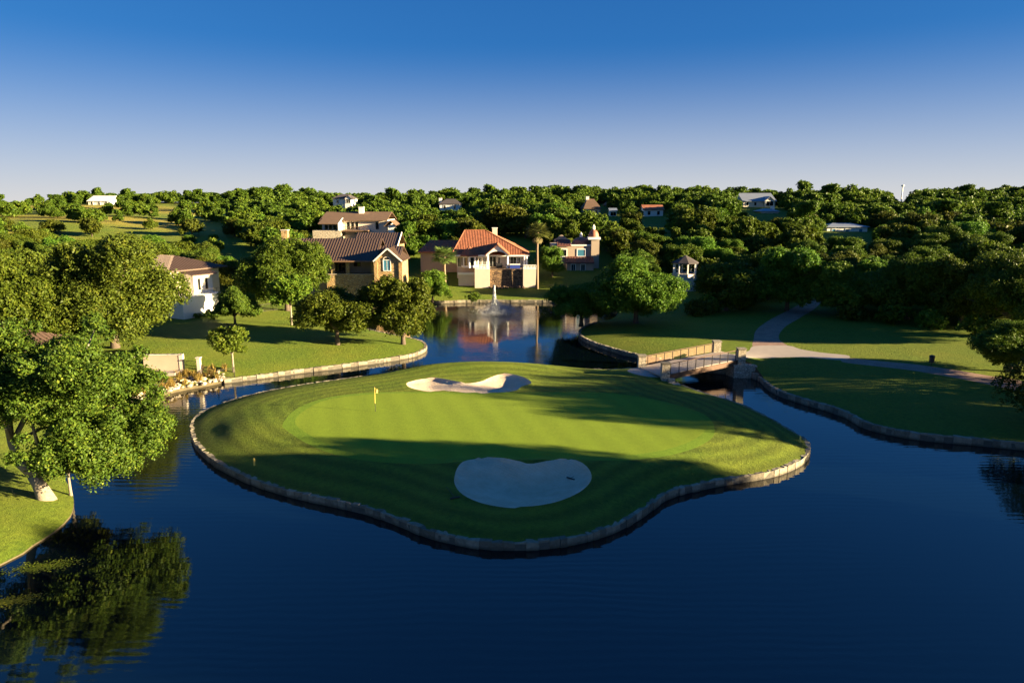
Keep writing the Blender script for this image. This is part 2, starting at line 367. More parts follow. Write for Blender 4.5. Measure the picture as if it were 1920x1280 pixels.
rt_px = [(1158,588),(1145,598),(1120,604),(1097,612),(1087,621),(1092,631),(1115,642),(1150,653),(1180,661),(1215,668),(1250,675),(1290,684),(1330,691),(1375,694),(1405,697),(1425,706),(1440,720),(1460,732),(1500,746),(1550,760),(1590,774),(1620,791),(1660,802),(1700,810),(1760,817),(1840,824),(1920,832)]
off_r = [(42.5,50),(39,43),(36.5,36),(36,26),(39,10),(46,-15),(50,-45),(30,-70),(-20,-75),(-55,-50),(-48,-15),(-37,10),(-31,25)]
seg_w = {}
LAKE_pts = []
for nm, s in (('left', pix(left_px, .45)), ('pen', pix(pen_px, WALL_Z)), ('far', pix(far_px, WALL_Z)), ('right', pix(rt_px, WALL_Z)), ('off', [Vector((a, b, 0)) for a, b in off_r])):
    seg_w[nm] = s; LAKE_pts += list(s)
LAKE = smooth_loop(LAKE_pts, .7)
GREEN = smooth_loop(pix([(553,790),(572,768),(610,750),(670,741),(740,737),(820,738),(900,740),(1000,738),(1090,737),(1150,740),(1215,749),(1270,763),(1312,782),(1326,798),(1315,813),(1282,829),(1230,842),(1150,851),(1050,855),(950,856),(850,856),(760,854),(690,847),(630,833),(582,813)], 1.5), .6)
FRINGE = smooth_loop([((p[0]-2.0)*1.045+2.0, (p[1]-57.5)*1.09+57.5) for p in GREEN[::6]], .6)
BUN_F = smooth_loop(pix([(853,893),(852,905),(862,920),(885,933),(920,943),(965,948),(1010,946),(1050,938),(1085,924),(1105,908),(1109,895),(1100,883),(1080,875),(1050,873),(1025,876),(1000,880),(975,879),(955,875),(935,868),(915,864),(890,866),(868,874),(857,884)], 1.15), .35)
BUN_B = smooth_loop(pix([(762,711),(768,720),(790,727),(815,730),(840,728),(855,729),(880,732),(920,733),(950,732),(970,728),(978,721),(990,717),(997,713),(985,703),(965,697),(940,695),(920,700),(905,707),(885,711),(865,711),(840,706),(815,702),(790,703),(772,707)], 1.75), .35)
APRON = smooth_loop(pix([(1176,692),(1190,698),(1215,701),(1244,700),(1262,692),(1250,683),(1220,681),(1194,685)], 1.35), .5)
CONC = smooth_loop(pix([(1362,672),(1385,676),(1398,670),(1425,662),(1470,659),(1520,661),(1580,667),(1592,660),(1540,653),(1500,646),(1478,640),(1416,640),(1404,648),(1375,657),(1345,664)], 1.9), .6)
BRICK_N = smooth_loop(pix([(1417,640),(1477,640),(1463,628),(1462,618),(1475,605),(1500,592),(1530,575),(1540,560),(1518,556),(1503,566),(1480,578),(1445,594),(1420,610),(1414,625)], 2.1), .6)
BRICK_E = smooth_loop(pix([(1592,661),(1580,667),(1640,676),(1700,684),(1780,697),(1850,709),(1920,722),(2100,756),(2110,738),(1990,716),(1920,705),(1860,697),(1800,688),(1720,676),(1650,668)], 2.1), .6)

def inside(P, poly):
    x, y = P[:, 0], P[:, 1]; c = np.zeros(len(P), bool); j = len(poly)-1
    for i in range(len(poly)):
        xi, yi = poly[i]; xj, yj = poly[j]
        if yi != yj:
            c ^= ((yi > y) != (yj > y)) & (x < (xj-xi)*(y-yi)/(yj-yi)+xi)
        j = i
    return c
def dist(P, poly, closed=True):
    A = np.asarray(poly); B = np.roll(A, -1, 0)
    if not closed: A, B = A[:-1], B[:-1]
    out = np.full(len(P), 1e9)
    AB = B-A; L = (AB**2).sum(1)+1e-9
    for s in range(0, len(P), 4000):
        Q = P[s:s+4000]; AP = Q[:, None, :]-A[None]
        t = np.clip((AP*AB[None]).sum(2)/L[None], 0, 1)
        out[s:s+4000] = np.sqrt(((AP-t[..., None]*AB[None])**2).sum(2)).min(1)
    return out
def sst(a, b, x):
    t = np.clip((x-a)/(b-a), 0, 1); return t*t*(3-2*t)
def gauss(P, cx, cy, sx, sy): return np.exp(-((P[:, 0]-cx)/sx)**2-((P[:, 1]-cy)/sy)**2)
def wob(P, s, a):                          # gentle undulation
    x, y = P[:, 0]/s, P[:, 1]/s
    return a*(np.sin(x*1.3+.7*np.sin(y*.9))+np.sin(y*1.7+1.1*np.sin(x*.6)+2))*.5
HX = [0, 132, 145, 160, 195, 250, 320, 450, 1500, 6000]
HZ = [0, 0, .5, 2.6, 8.2, 12.4, 15.4, 16.8, 18, 24]
C_APR = at(1225, 691, 1.35); C_BR = at(1375, 668, 1.9)
def land_z(P):
    P = np.atleast_2d(np.asarray(P, float))[:, :2]; d = dist(P, LAKE)
    nat = sst(-21.5, -24.5, P[:, 0])*sst(61, 57, P[:, 1])       # natural bank at left, no wall
    z = WALL_Z-.05 - .36*nat*np.exp(-d/1.6) + 1.25*(1-np.exp(-d/9.0)) + .35*(1-np.exp(-d/40))
    yy = P[:, 1] + 10*np.sin(P[:, 0]/70.) + 6*np.sin(P[:, 0]/31.+1)
    far = sst(160, 230, P[:, 1])
    yy = P[:, 1]*(1-far) + yy*far
    z += np.interp(yy, HX, HZ)*sst(2, 16, d)
    z += np.clip(np.abs(P[:, 0])-75, 0, 200)*.05*(1-sst(140, 200, P[:, 1]))*sst(75, 95, np.abs(P[:, 0]))
    z += wob(P, 11, .22)*sst(4, 14, d) + wob(P, 48, 2.4)*far
    z += (1.95-z)*gauss(P, C_BR.x, C_BR.y, 4, 4)
    return z
def island_z(P, sand=True):
    P = np.atleast_2d(np.asarray(P, float))[:, :2]; d = dist(P, ISL)
    z = WALL_Z-.03 + .95*(1-np.exp(-d/3.8)) + wob(P, 6, .10)*sst(1, 5, d)
    ig = inside(P, GREEN); dg = dist(P, GREEN)*np.where(ig, -1, 1)
    plate = 1.45+.012*(P[:, 1]-57)
    z = z + (plate-z)*(1-sst(-.3, 4.5, dg))
    b = at(915, 700, 1.8); z += .85*gauss(P, b.x-1, b.y+5.0, 10, 2.6)*sst(.5, 3, d)
    f = at(985, 868, 1.4); z += .45*gauss(P, f.x, f.y+.6, 6, 1.6)*sst(-.5, 1.5, dg)
    l = at(470, 790, 1.3); z += .22*gauss(P, l.x, l.y, 2.6, 5.5)*sst(.5, 3, d)
    r = at(1400, 800, 1.3); z += .40*gauss(P, r.x, r.y+1, 4.0, 3.5)*sst(.5, 3, d)
    z += (1.35-z)*gauss(P, C_APR.x, C_APR.y, 3.0, 2.2)
    if sand:
        for B, dep in ((BUN_F, .55), (BUN_B, .36)):
            i = inside(P, B); e = dist(P, B)
            z = np.where(i, z - .16*sst(0, .25, e) - dep*sst(.1, 3.0, e), z + .10*np.exp(-e/.5)*~i)
    return z
def gz(x, y): return float(land_z([(x, y)])[0])
def iz(x, y): return float(island_z([(x, y)])[0])
def ground_at(px, py, f=gz):
    z = 1.5
    for _ in range(8): p = at(px, py, z); z = f(p.x, p.y)
    p.z = z; return p

# ------------------------------------------------------------------ ground sheets cut along the outlines
def triangulate(points, loops):
    V = [Vector(p) for p in points]; E = []
    for L in loops:
        b = len(V); V += [Vector(p) for p in L]; n = len(L); E += [(b+i, b+(i+1) % n) for i in range(n)]
    v, _, f, *_ = delaunay_2d_cdt(V, E, [], 0, 1e-4, False)
    return np.array([(a.x, a.y) for a in v]), np.array([t for t in f if len(t) == 3])
def grid(x0, x1, y0, y1, s, keep=None, j=.3):
    X, Y = np.meshgrid(np.arange(x0, x1, s), np.arange(y0, y1, s)); P = np.stack([X.ravel(), Y.ravel()], 1)
    P = P + NR.uniform(-j*s, j*s, P.shape); return P if keep is None else P[keep(P)]
def sheet(name, V2, Z, T, mat, attrs, kind='structure', label=None):
    used = np.unique(T); mp = -np.ones(len(V2), int); mp[used] = np.arange(len(used))
    t = mp[T]; a = V2[used]
    sw = ((a[t[:,1],0]-a[t[:,0],0])*(a[t[:,2],1]-a[t[:,0],1])-(a[t[:,1],1]-a[t[:,0],1])*(a[t[:,2],0]-a[t[:,0],0])) < 0
    t[sw] = t[sw][:, ::-1]
    me = np_mesh(name, np.column_stack([a, Z[used]]), t, True)
    for k, arr in attrs.items():
        at_ = me.attributes.new(k, 'FLOAT', 'POINT'); at_.data.foreach_set('value', arr[used].astype(np.float32))
    o = link(name, me, mat); tag(o, label, None, None, kind); return o

# island
near = grid(ISL[:,0].min(), ISL[:,0].max(), ISL[:,1].min(), ISL[:,1].max(), .55)
near = near[inside(near, ISL)]; near = near[dist(near, ISL) > .3]
for B in (BUN_F, BUN_B, GREEN, FRINGE, APRON): near = near[dist(near, B) > .18]
V2, T = triangulate(near, [ISL, GREEN, FRINGE, BUN_F, BUN_B, APRON])
cen = V2[T].mean(1); T = T[inside(cen, ISL)]; cen = V2[T].mean(1)
Z = island_z(V2); DS = dist(V2, ISL); zero = np.zeros(len(V2))
att = {'ds': DS, 'dx': V2[:, 0]*.96+V2[:, 1]*.28, 'dry': zero}
zone = np.zeros(len(T), int)
zone[inside(cen, FRINGE)] = 2; zone[inside(cen, GREEN)] = 1; zone[inside(cen, APRON)] = 5
zone[inside(cen, BUN_F)] = 3; zone[inside(cen, BUN_B)] = 4
sheet('island_ground', V2, Z, T[zone == 0], M['island'], att)
sheet('putting_green', V2, Z, T[zone == 1], M['green'], att)
sheet('fringe', V2, Z, T[zone == 2], M['fringe'], att)
sheet('sand_bunker', V2, Z, T[zone == 3], M['sand'], att)
sheet('sand_bunker', V2, Z, T[zone == 4], M['sand'], att)
sheet('path_apron', V2, Z, T[zone == 5], M['concrete'], att)
# mainland
def land_keep(P): return ~inside(P, LAKE)
g1 = grid(-72, 78, 22, 150, 1.5, land_keep); g1 = g1[dist(g1, LAKE) > .6]
for B in (CONC, BRICK_N, BRICK_E): g1 = g1[dist(g1, B) > .4]
g2 = grid(-330, 330, -90, 420, 7, lambda P: land_keep(P) & ~((np.abs(P[:,0]-3) < 76) & (P[:,1] > 21) & (P[:,1] < 151)))
g2 = g2[dist(g2, LAKE) > 2]
g3 = grid(-5000, 5000, -1500, 6000, 170, lambda P: ~((np.abs(P[:,0]) < 335) & (P[:,1] > -95) & (P[:,1] < 425)))
V2, T = triangulate(np.vstack([g1, g2, g3]), [LAKE, CONC, BRICK_N, BRICK_E])
cen = V2[T].mean(1); T = T[~inside(cen, LAKE)]; cen = V2[T].mean(1)
Z = land_z(V2)
fx, fy = V2[:, 0], V2[:, 1]
dry = np.clip(sst(150, 190, fy)*sst(-45, -75, fx)*(.45+.5*np.sin(fy/9.+fx/23.)) + .8*sst(170, 200, fy)*gauss(V2, -30, 190, 22, 25), 0, .9)
lft = at(300, 715, 1); dry = np.maximum(dry, .75*gauss(V2, lft.x-1, lft.y, 6, 4))
att = {'dry': dry}
zone = np.zeros(len(T), int)
zone[inside(cen, BRICK_N)] = 2; zone[inside(cen, BRICK_E)] = 3; zone[inside(cen, CONC)] = 1
sheet('ground', V2, Z, T[zone == 0], M['rough'], att)
sheet('concrete_path', V2, Z, T[zone == 1], M['concrete'], att)
sheet('brick_path', V2, Z, T[zone == 2], M['brick'], att)
sheet('brick_path', V2, Z, T[zone == 3], M['brick'], att)
# water
wv, wt = triangulate(grid(-60, 55, -80, 140, 12, lambda P: inside(P, LAKE)), [LAKE])
wt = wt[inside(wv[wt].mean(1), LAKE)]
sheet('lake_water', wv, np.zeros(len(wv)), wt, M['water'], {})

# earth face of the banks, below the turf edge
def bank_face(name, loop, zf):
    L = np.asarray(loop); z = zf(L); n = len(L); V = np.vstack([np.column_stack([L, z+.002]), np.column_stack([L, np.full(n, -1.2)])])
    F = [(i, (i+1) % n, n+(i+1) % n, n+i) for i in range(n)]
    M.setdefault('soil', plain('bank_soil', (.085,.068,.035), .95, .4, 1.5, 0, .6, 6)); tag(link(name, np_mesh(name, V, F), M['soil']), kind='structure')
bank_face('lake_bank', LAKE, land_z); bank_face('island_bank', ISL, island_z)

# ------------------------------------------------------------------ retaining walls of limestone blocks
def stone_mesh(seed):
    r = random.Random(seed); import bmesh
    bm = bmesh.new(); bmesh.ops.create_cube(bm, size=1.0)
    for v in bm.verts: v.co += Vector((r.uniform(-.02,.02), r.uniform(-.07,.07), r.uniform(-.06,.06)))
    bmesh.ops.bevel(bm, geom=list(bm.edges), offset=.04, segments=1, affect='EDGES')
    me = bpy.data.meshes.new('stone'); bm.to_mesh(me); bm.free(); me.materials.append(M['wall_stone']); return me
STONES = [stone_mesh(i) for i in range(8)]
def retaining_wall(name, line, label, top=WALL_Z, thick=.33, lengths=(.36, .72), closed=False, skip=None):
    """line: points along the water's edge; blocks stand on it, their water face just outside"""
    L = np.asarray(line, float)
    if closed: L = np.vstack([L, L[:1]])
    seg = np.sqrt((np.diff(L, axis=0)**2).sum(1)); S = np.concatenate([[0], np.cumsum(seg)])
    def pt(s): return Vector((np.interp(s, S, L[:,0]), np.interp(s, S, L[:,1])))
    root = empty(name, (L[0][0], L[0][1], 0), 0, label, 'wall'); o = Vector((L[0][0], L[0][1], 0))
    core = MB(); k = max(2, int(S[-1]/.7)); q = []
    for i in range(k+1):
        s = S[-1]*i/k; a = pt(max(0, s-.2)); b = pt(min(S[-1], s+.2)); t = (b-a).normalized(); n = Vector((-t.y, t.x)); c = pt(s)
        q.append((c+n*.16, c-n*.16))
    for i in range(k):
        (a0, b0), (a1, b1) = q[i], q[i+1]
        vs = [Vector((p.x, p.y, z))-o for z in (-.6, top-.12) for p in (a0, a1, b1, b0)]
        core.add(vs, [(0,1,2,3),(7,6,5,4),(0,4,5,1),(1,5,6,2),(2,6,7,3),(3,7,4,0)])
    core.build('wall_core', M['wall_core'], root)
    s = 0; rr = random.Random(len(line))
    while s < S[-1]-.25:
        l = min(rr.uniform(*lengths), S[-1]-s); a, b = pt(s), pt(s+l); d = b-a; c = (a+b)/2
        h = top+.35+rr.uniform(-.05, .05)
        st = link('stone', rr.choice(STONES), None, root)
        st.location = (c.x-o.x+rr.uniform(-.03,.03), c.y-o.y+rr.uniform(-.03,.03), top+rr.uniform(-.025,.02)-h/2)
        st.rotation_euler = (rr.uniform(-.03,.03), rr.uniform(-.02,.02), math.atan2(d.y, d.x)+(math.pi if rr.random() < .5 else 0))
        st.scale = (d.length*1.05, thick+rr.uniform(-.06,.08), h); s += l
    return root
retaining_wall('retaining_wall', ISL, 'low limestone block wall running all round the golf green island', closed=True)
def lake_run(a, b):                         # stretch of the shore between two outline points
    i = int(np.argmin(((LAKE-np.array([a.x, a.y]))**2).sum(1))); j = int(np.argmin(((LAKE-np.array([b.x, b.y]))**2).sum(1)))
    return LAKE[i:j+1] if i < j else np.vstack([LAKE[i:], LAKE[:j+1]])
retaining_wall('retaining_wall', lake_run(seg_w['pen'][0], seg_w['pen'][-1]), 'sunlit cream stone wall edging the lawn peninsula with two oaks')
retaining_wall('retaining_wall', lake_run(seg_w['far'][2], seg_w['far'][-2]), 'thin stone wall along the far shore below the red tiled villa', top=.6)
rb_i = [i for i, p in enumerate(rt_px) if p == (1250, 675)][0]; rb_j = [i for i, p in enumerate(rt_px) if p == (1425, 706)][0]
retaining_wall('retaining_wall', lake_run(seg_w['right'][2], seg_w['right'][rb_i]), 'shaded stone wall edging the lawn left of the footbridge', top=.6)
retaining_wall('retaining_wall', lake_run(seg_w['right'][rb_i], seg_w['right'][rb_j]), 'stone abutment wall under the right end of the footbridge', top=.75, thick=.7)
retaining_wall('retaining_wall', lake_run(seg_w['right'][rb_j], seg_w['off'][2]), 'long stone wall edging the shaded right bank below the cart path', top=.62)

# ------------------------------------------------------------------ trees
def leaves(centers, radii, per, size, rng, flat=.8, inner=.25):
    """leaf blades gathered in twigs on the skin of foliage clumps"""
    C = np.asarray(centers); Rr = np.asarray(radii); n = len(C); Vs = []; tint = []
    for i in range(n):
        k = max(6, int(per*(Rr[i]/Rr.mean())**2)); nt_ = max(3, k//11)
        d = rng.normal(size=(nt_, 3)); d[:, 2] += .35; d /= np.linalg.norm(d, axis=1)[:, None]
        rad = Rr[i]*np.where(rng.random(nt_) < inner, rng.uniform(.35, .8, nt_), rng.uniform(.8, 1.12, nt_))
        tw = C[i] + d*rad[:, None]*np.array([1, 1, flat]); tt = rng.uniform(-.18, .18, nt_)
        j = rng.integers(0, nt_, k); sg = Rr[i]*.15
        p = tw[j] + rng.normal(size=(k, 3))*sg; dd = d[j]
        ins = np.zeros(k, bool)              # drop leaves buried deep in a neighbouring clump
        near = np.where(np.linalg.norm(C-C[i], axis=1) < Rr+Rr[i])[0]
        for m in near:
            if m != i: ins |= np.linalg.norm((p-C[m])/np.array([1, 1, flat]), axis=1) < Rr[m]*.62
        p = p[~ins]; dd = dd[~ins]; kk = len(p)
        nrm = dd*.9 + rng.normal(size=(kk, 3))*.65; nrm /= np.linalg.norm(nrm, axis=1)[:, None]
        a = np.cross(nrm, rng.normal(size=(kk, 3))); a /= np.linalg.norm(a, axis=1)[:, None]+1e-9
        b = np.cross(nrm, a); L = size*rng.uniform(.7, 1.4, (kk, 1)); W = L*rng.uniform(.4, .65, (kk, 1))
        Vs.append(np.stack([p-a*L, p-b*W+nrm*L*.12, p+a*L, p+b*W+nrm*L*.12], 1))
        tint.append(np.clip(.5+tt[j][~ins]+rng.normal(size=kk)*.17, 0, 1))
    V = np.concatenate(Vs); T_ = np.concatenate(tint)
    return V.reshape(-1, 3), np.arange(len(V)*4).reshape(-1, 4), T_
def crown_mesh(name, centers, radii, per, size, seed, mat, flat=.8, inner=.25):
    V, F, t = leaves(centers, radii, per, size, np.random.default_rng(seed), flat, inner)
    me = np_mesh(name, V, F); a = me.attributes.new('tint', 'FLOAT', 'FACE'); a.data.foreach_set('value', t.astype(np.float32))
    me.materials.append(mat); return me
def dome_clumps(seed, Rw, z0, z1, n, cr, skew=(0, 0), drop=.15, power=1.0):
    """clump centres of a broad crown: several uneven leaf masses on limbs, each built of smaller clumps"""
    r = np.random.default_rng(seed); H = z1-z0; lobes = []; tries = 0; nl = 17 if Rw > 4 else 9
    while len(lobes) < nl and tries < 900:
        tries += 1; a = r.uniform(0, 2*math.pi); u = r.uniform(0, .78); s = r.uniform(.15, .70)*math.sqrt(1-u*u*.75)
        q = Rw*r.uniform(.26, .44); c = np.array([math.cos(a)*Rw*s+skew[0]*u, math.sin(a)*Rw*s+skew[1]*u, z0+H*(.10+.66*u)])
        if all(np.linalg.norm((c-k)*np.array([1,1,1.2])) > .62*max(q, m) for k, m in lobes): lobes.append((c, q))
    C = []; Q = []; tries = 0
    while len(C) < n and tries < n*80:
        tries += 1; c0, q0 = lobes[r.integers(len(lobes))]
        d = r.normal(size=3); d[2] = abs(d[2])*.9-.35*(r.random() < .45); d /= np.linalg.norm(d)
        rad = cr*Rw*r.uniform(.55, 1.30); c = c0+d*(q0-rad*.35)*np.array([1, 1, .72])*r.uniform(.75, 1.12)
        if c[2]+rad*.7 > z1: c[2] = z1-rad*.7-r.random()*.3
        if c[2]-rad*.6 < z0-drop*H: continue
        if all(np.linalg.norm((c-k)*np.array([1, 1, 1.25])) > .48*(rad+q) for k, q in zip(C, Q)): C.append(c); Q.append(rad)
    return np.array(C), np.array(Q)
def trunk_mb(C, Q, h_split, r0, seed, lean=(0, 0), nl=9):
    r = random.Random(seed); mb = MB(); sp = Vector((lean[0], lean[1], h_split))
    mb.tube([(0,0,-.4), (lean[0]*.15, lean[1]*.15, h_split*.3), (lean[0]*.6, lean[1]*.6, h_split*.7), sp], [r0*1.45, r0*1.02, r0*.92, r0*.85], 9)
    idx = list(range(len(C))); r.shuffle(idx)
    for i in idx[:nl]:
        e = Vector(C[i]); m = sp.lerp(e, .5)+Vector((r.uniform(-.3,.3), r.uniform(-.3,.3), r.uniform(-.1,.5)))
        mb.tube([sp-Vector((0,0,.25)), sp.lerp(m, .5)+Vector((0,0,.15)), m, e], [r0*.62, r0*.45, r0*.3, r0*.1], 6)
        if i % 2 == 0 and len(C) > 4:
            j = min(range(len(C)), key=lambda k: (Vector(C[k])-e).length if k != i else 1e9)
            mb.tube([m, m.lerp(Vector(C[j]), .55)+Vector((0,0,.1)), Vector(C[j])], [r0*.28, r0*.18, r0*.06], 5)
    return mb
class Kind:
    """a tree model: crown mesh + trunk mesh, shared by its copies"""
    def __init__(s, tag_, seed, Rw, H, z0, n, cr, per, size, mat, bark, r0, drop=.15, skew=(0,0), lean=(0,0), nl=9, flat=.8, split=None):
        C, Q = dome_clumps(seed, Rw, z0, H, n, cr, skew, drop)
        s.crown = crown_mesh('crown', C, Q, per, size, seed, mat, flat)
        mb = trunk_mb(C, Q, split or z0*.8, r0, seed, lean, nl)
        s.trunk = bpy.data.meshes.new('trunk'); s.trunk.from_pydata(mb.v, [], mb.f); s.trunk.update(); s.trunk.materials.append(bark)
        s.trunk.polygons.foreach_set('use_smooth', np.ones(len(s.trunk.polygons), dtype=bool)); s.R, s.H = Rw, H
def plant(kind, name, loc, rz, sc, label, cat='tree', group=None):
    t = empty(name, loc, rz, label, cat, group)
    t.scale = sc if isinstance(sc, tuple) else (sc, sc, sc)
    link('crown', kind.crown, None, t); link('trunk', kind.trunk, None, t); return t
MID = [Kind('m', 100+i, 5.0, 9.6, 1.3+.2*(i % 3), 72, .22, 720, .14, m, M['trunk'], .26, .06, split=2.1)
       for i, m in enumerate([M['leaf_oak'], M['leaf_oak'], M['leaf_olive'], M['leaf_bright'], M['leaf_oak'], M['leaf_olive']])]
BIG = [Kind('b', 200+i, 8.4, 14.5, 1.5, 150, .165, 760, .15, m, M['trunk'], .42, .1, nl=14, split=2.6)
       for i, m in enumerate([M['leaf_oak'], M['leaf_olive'], M['leaf_oak']])]
AIRY = [Kind('a', 240+i, 8.4, 14.5, 1.5, 120, .165, 250, .15, m, M['trunk'], .42, .1, nl=14, split=2.6) for i, m in enumerate([M['leaf_oak'], M['leaf_olive'], M['leaf_oak']])]
FAR = [Kind('f', 300+i, 4.6, 7.8, .9, 42, .26, 240, .25, m, M['trunk'], .22, .05, nl=6, split=1.3)
       for i, m in enumerate([M['leaf_oak'], M['leaf_oak'], M['leaf_olive'], M['leaf_bright'], M['leaf_olive'], M['leaf_oak']])]
FAR[1] = Kind('f', 311, 3.4, 9.6, .9, 40, .30, 240, .24, M['leaf_oak'], M['trunk'], .2, .05, nl=6, split=1.5)
FAR[4] = Kind('f', 314, 5.2, 6.2, .6, 46, .23, 230, .25, M['leaf_olive'], M['trunk'], .2, .05, nl=6, split=1.2)
SMALL = [Kind('s', 400+i, 2.6, 6.2, 2.0, 34, .26, 330, .13, m, M['bark_pale'], .11, .25, nl=8, split=2.2)
         for i, m in enumerate([M['leaf_bright'], M['leaf_oak']])]
BUSH = [Kind('h', 500+i, 1.3, 1.5, .0, 12, .38, 170, .10, m, M['trunk'], .06, .1, nl=5, split=.25)
        for i, m in enumerate([M['leaf_oak'], M['leaf_bright'], M['leaf_olive']])]
crowns = []                                # (x, y, radius) of everything planted, so that copies keep apart
def put(kind, name, px, py, sc, label, rz=None, group=None, D=None, cat='tree'):
    if D is None: p = ground_at(px, py)
    else:
        p = at_y(px, py, D); p.z = gz(p.x, p.y)
    s = sc if isinstance(sc, tuple) else (sc, sc, sc)
    crowns.append((p.x, p.y, kind.R*s[0]))
    return plant(kind, name, (p.x, p.y, p.z-.05), R.uniform(0, 6.28) if rz is None else rz, s, label, cat, group)

# the near oak on the left bank, with its forked pale trunk
def near_oak():
    b = ground_at(78, 932); rng = np.random.default_rng(5); C = []; Q = []
    A, Qa = dome_clumps(61, 6.6, 2.2, 11.3, 150, .155, (0, 0), .1)
    C += list(A+np.array([.6, 1.5, 0])); Q += list(Qa)
    for k in range(46):                     # sprays of foliage reaching out of the crown
        a = rng.uniform(0, 6.28); u = rng.uniform(0, 1); q = rng.uniform(.35, .75); rr_ = 6.5*math.sqrt(1-u*u*.8)*rng.uniform(.95, 1.13)
        C.append(np.array([math.cos(a)*rr_+.6, math.sin(a)*rr_+1.5, 3.2+7.6*u])); Q.append(q)
    for dx, dy, dz, q in ((6.6,.5,3.4,1.2),(7.5,.2,4.6,1.1),(5.9,-.6,2.6,1.0),(4.6,-1.6,2.4,1.0),(3.0,-2.6,3.4,1.0),(-3.5,-1.5,4.0,1.1),(5.2,-2.0,3.6,1.1)):
        C.append(np.array([dx, dy, dz])); Q.append(q)
    C, Q = np.array(C), np.array(Q)
    keep = ~((np.abs(C[:, 0]+.3) < 2.3) & (C[:, 2] < 4.4) & (C[:, 1] < 2.5)); C, Q = C[keep], Q[keep]     # open view of the forked trunk
    t = empty('oak_tree', (b.x, b.y, b.z-.05), 0, 'large leaning oak with forked pale trunk overhanging the water at left', 'tree')
    link('crown', crown_mesh('crown', C, Q, 1000, .088, 6, M['leaf_oak_near'], .8), None, t)
    mb = MB(); fk = Vector((-.35, .1, 1.5))
    mb.tube([(.35,0,-.4),(.15,0,.4),(-.1,.05,1.0),fk], [.62,.46,.40,.40], 10)
    la = [fk, Vector((-1.1,.1,2.3)), Vector((-1.6,.3,3.6)), Vector((-2.0,.6,5.5)), Vector((-1.6,1.0,8.0))]
    lb = [fk, Vector((.25,.2,2.5)), Vector((.6,.5,4.0)), Vector((1.6,1.0,6.0)), Vector((2.2,1.4,8.6))]
    mb.tube(la, [.34,.30,.25,.18,.08], 8); mb.tube(lb, [.33,.28,.24,.18,.08], 8)
    rr = random.Random(3)
    for k in range(26):
        i = rr.randrange(len(C)); e = Vector(C[i]); src = (la if e.x < .5 else lb)[rr.choice((1, 2, 3))]
        m = src.lerp(e, .5)+Vector((rr.uniform(-.4,.4), rr.uniform(-.4,.4), rr.uniform(0,.5))); mb.tube([src, m, e], [.15,.09,.03], 5)
    mb.build('trunk', M['bark_pale'], t, True)
    crowns.append((b.x+1.6, b.y+1.5, 7.5)); return t
M['leaf_oak_near'] = leaf_mat('near_oak_leaves', (.026,.050,.008), (.072,.110,.012), (.152,.172,.019))
near_oak()
put(SMALL[1], 'young_oak_tree', 133, 928, (.8,.8,.75), 'thin young tree on the water edge beside the leaning oak', .5)
# hand-placed trees, from left to right
put(BIG[1], 'oak_tree', 216, 652, (1.10,1.10,1.12), 'broad olive green oak in front of the white terrace house', .4)
put(BIG[2], 'oak_tree', 35, 668, (.95,.95,1.05), 'dense oak at the left picture edge behind the leaning oak', 2.0)
put(MID[2], 'oak_tree', 110, 640, (1.2,1.2,1.35), 'olive oak filling the gap between the two broad left oaks', 1.1, D=98)
put(SMALL[0], 'young_tree', 438, 697, (1.05,1.05,1.0), 'slender bright green tree with pale trunk near the iron gate', 0.3)
put(MID[5], 'oak_tree', 441, 608, (.68,.68,.66), 'small spreading oak at the right corner of the white terrace', 2.4)
put(SMALL[0], 'oak_tree', 547, 609, (1.35,1.35,1.45), 'tall bright oak with thin pale trunk left of the stone gabled house', 1.7)
put(BIG[0], 'oak_tree', 540, 600, (.95,.95,1.08), 'dark tall oak hiding the left wing of the stone house', .9, D=115)
put(MID[0], 'oak_tree', 633, 646, (1.1,1.1,.90), 'round oak with a straight dark trunk on the peninsula lawn', 3.3)
put(MID[4], 'oak_tree', 756, 645, (1.12,1.12,1.12), 'leaning oak at the tip of the peninsula beside the water', 5.0)
put(MID[3], 'oak_tree', 812, 600, (.8,.8,.78), 'bright green tree below the short palm on the far shore', 4.0, D=132)
put(BIG[2], 'oak_tree', 1192, 606, (1.08,.92,.86), 'huge spreading live oak right of the fountain with sunlit right side', 1.3)
put(BIG[0], 'oak_tree', 1090, 590, (.74,.70,.58), 'lower dark oak overhanging the water right of the fountain', 4.1, D=105.5)
put(MID[0], 'oak_tree', 1362, 575, (1.25,1.25,1.0), 'wide oak in front of the gazebo with a sunlit top', 2.2, D=113)
put(MID[1], 'oak_tree', 1475, 582, (1.25,1.25,1.3), 'oak standing beside the brick path where it enters the wood', .2)
put(MID[3], 'oak_tree', 1575, 592, (1.2,1.2,1.05), 'bright green low tree just right of the brick path', 1.0)
put(BIG[0], 'oak_tree', 1700, 598, (.82,.82,.86), 'dark broad oak in the middle of the right wood', 5.6)
put(MID[4], 'oak_tree', 1800, 612, (1.15,1.15,1.2), 'dark oak between the wood and the oak by the path at right', 3.9)
put(BIG[2], 'oak_tree', 1892, 696, (.60,.60,.47), 'dark oak with drooping branches at the right picture edge', 2.7)
put(BIG[0], 'oak_tree', 1895, 640, (.85,.85,.95), 'tall oak behind the drooping oak at the right picture edge', 1.7, D=88)
put(MID[1], 'oak_tree', 1035, 545, (.75,.75,.85), 'leafy tree between the villa terrace and the domed house', 2.0, D=152)
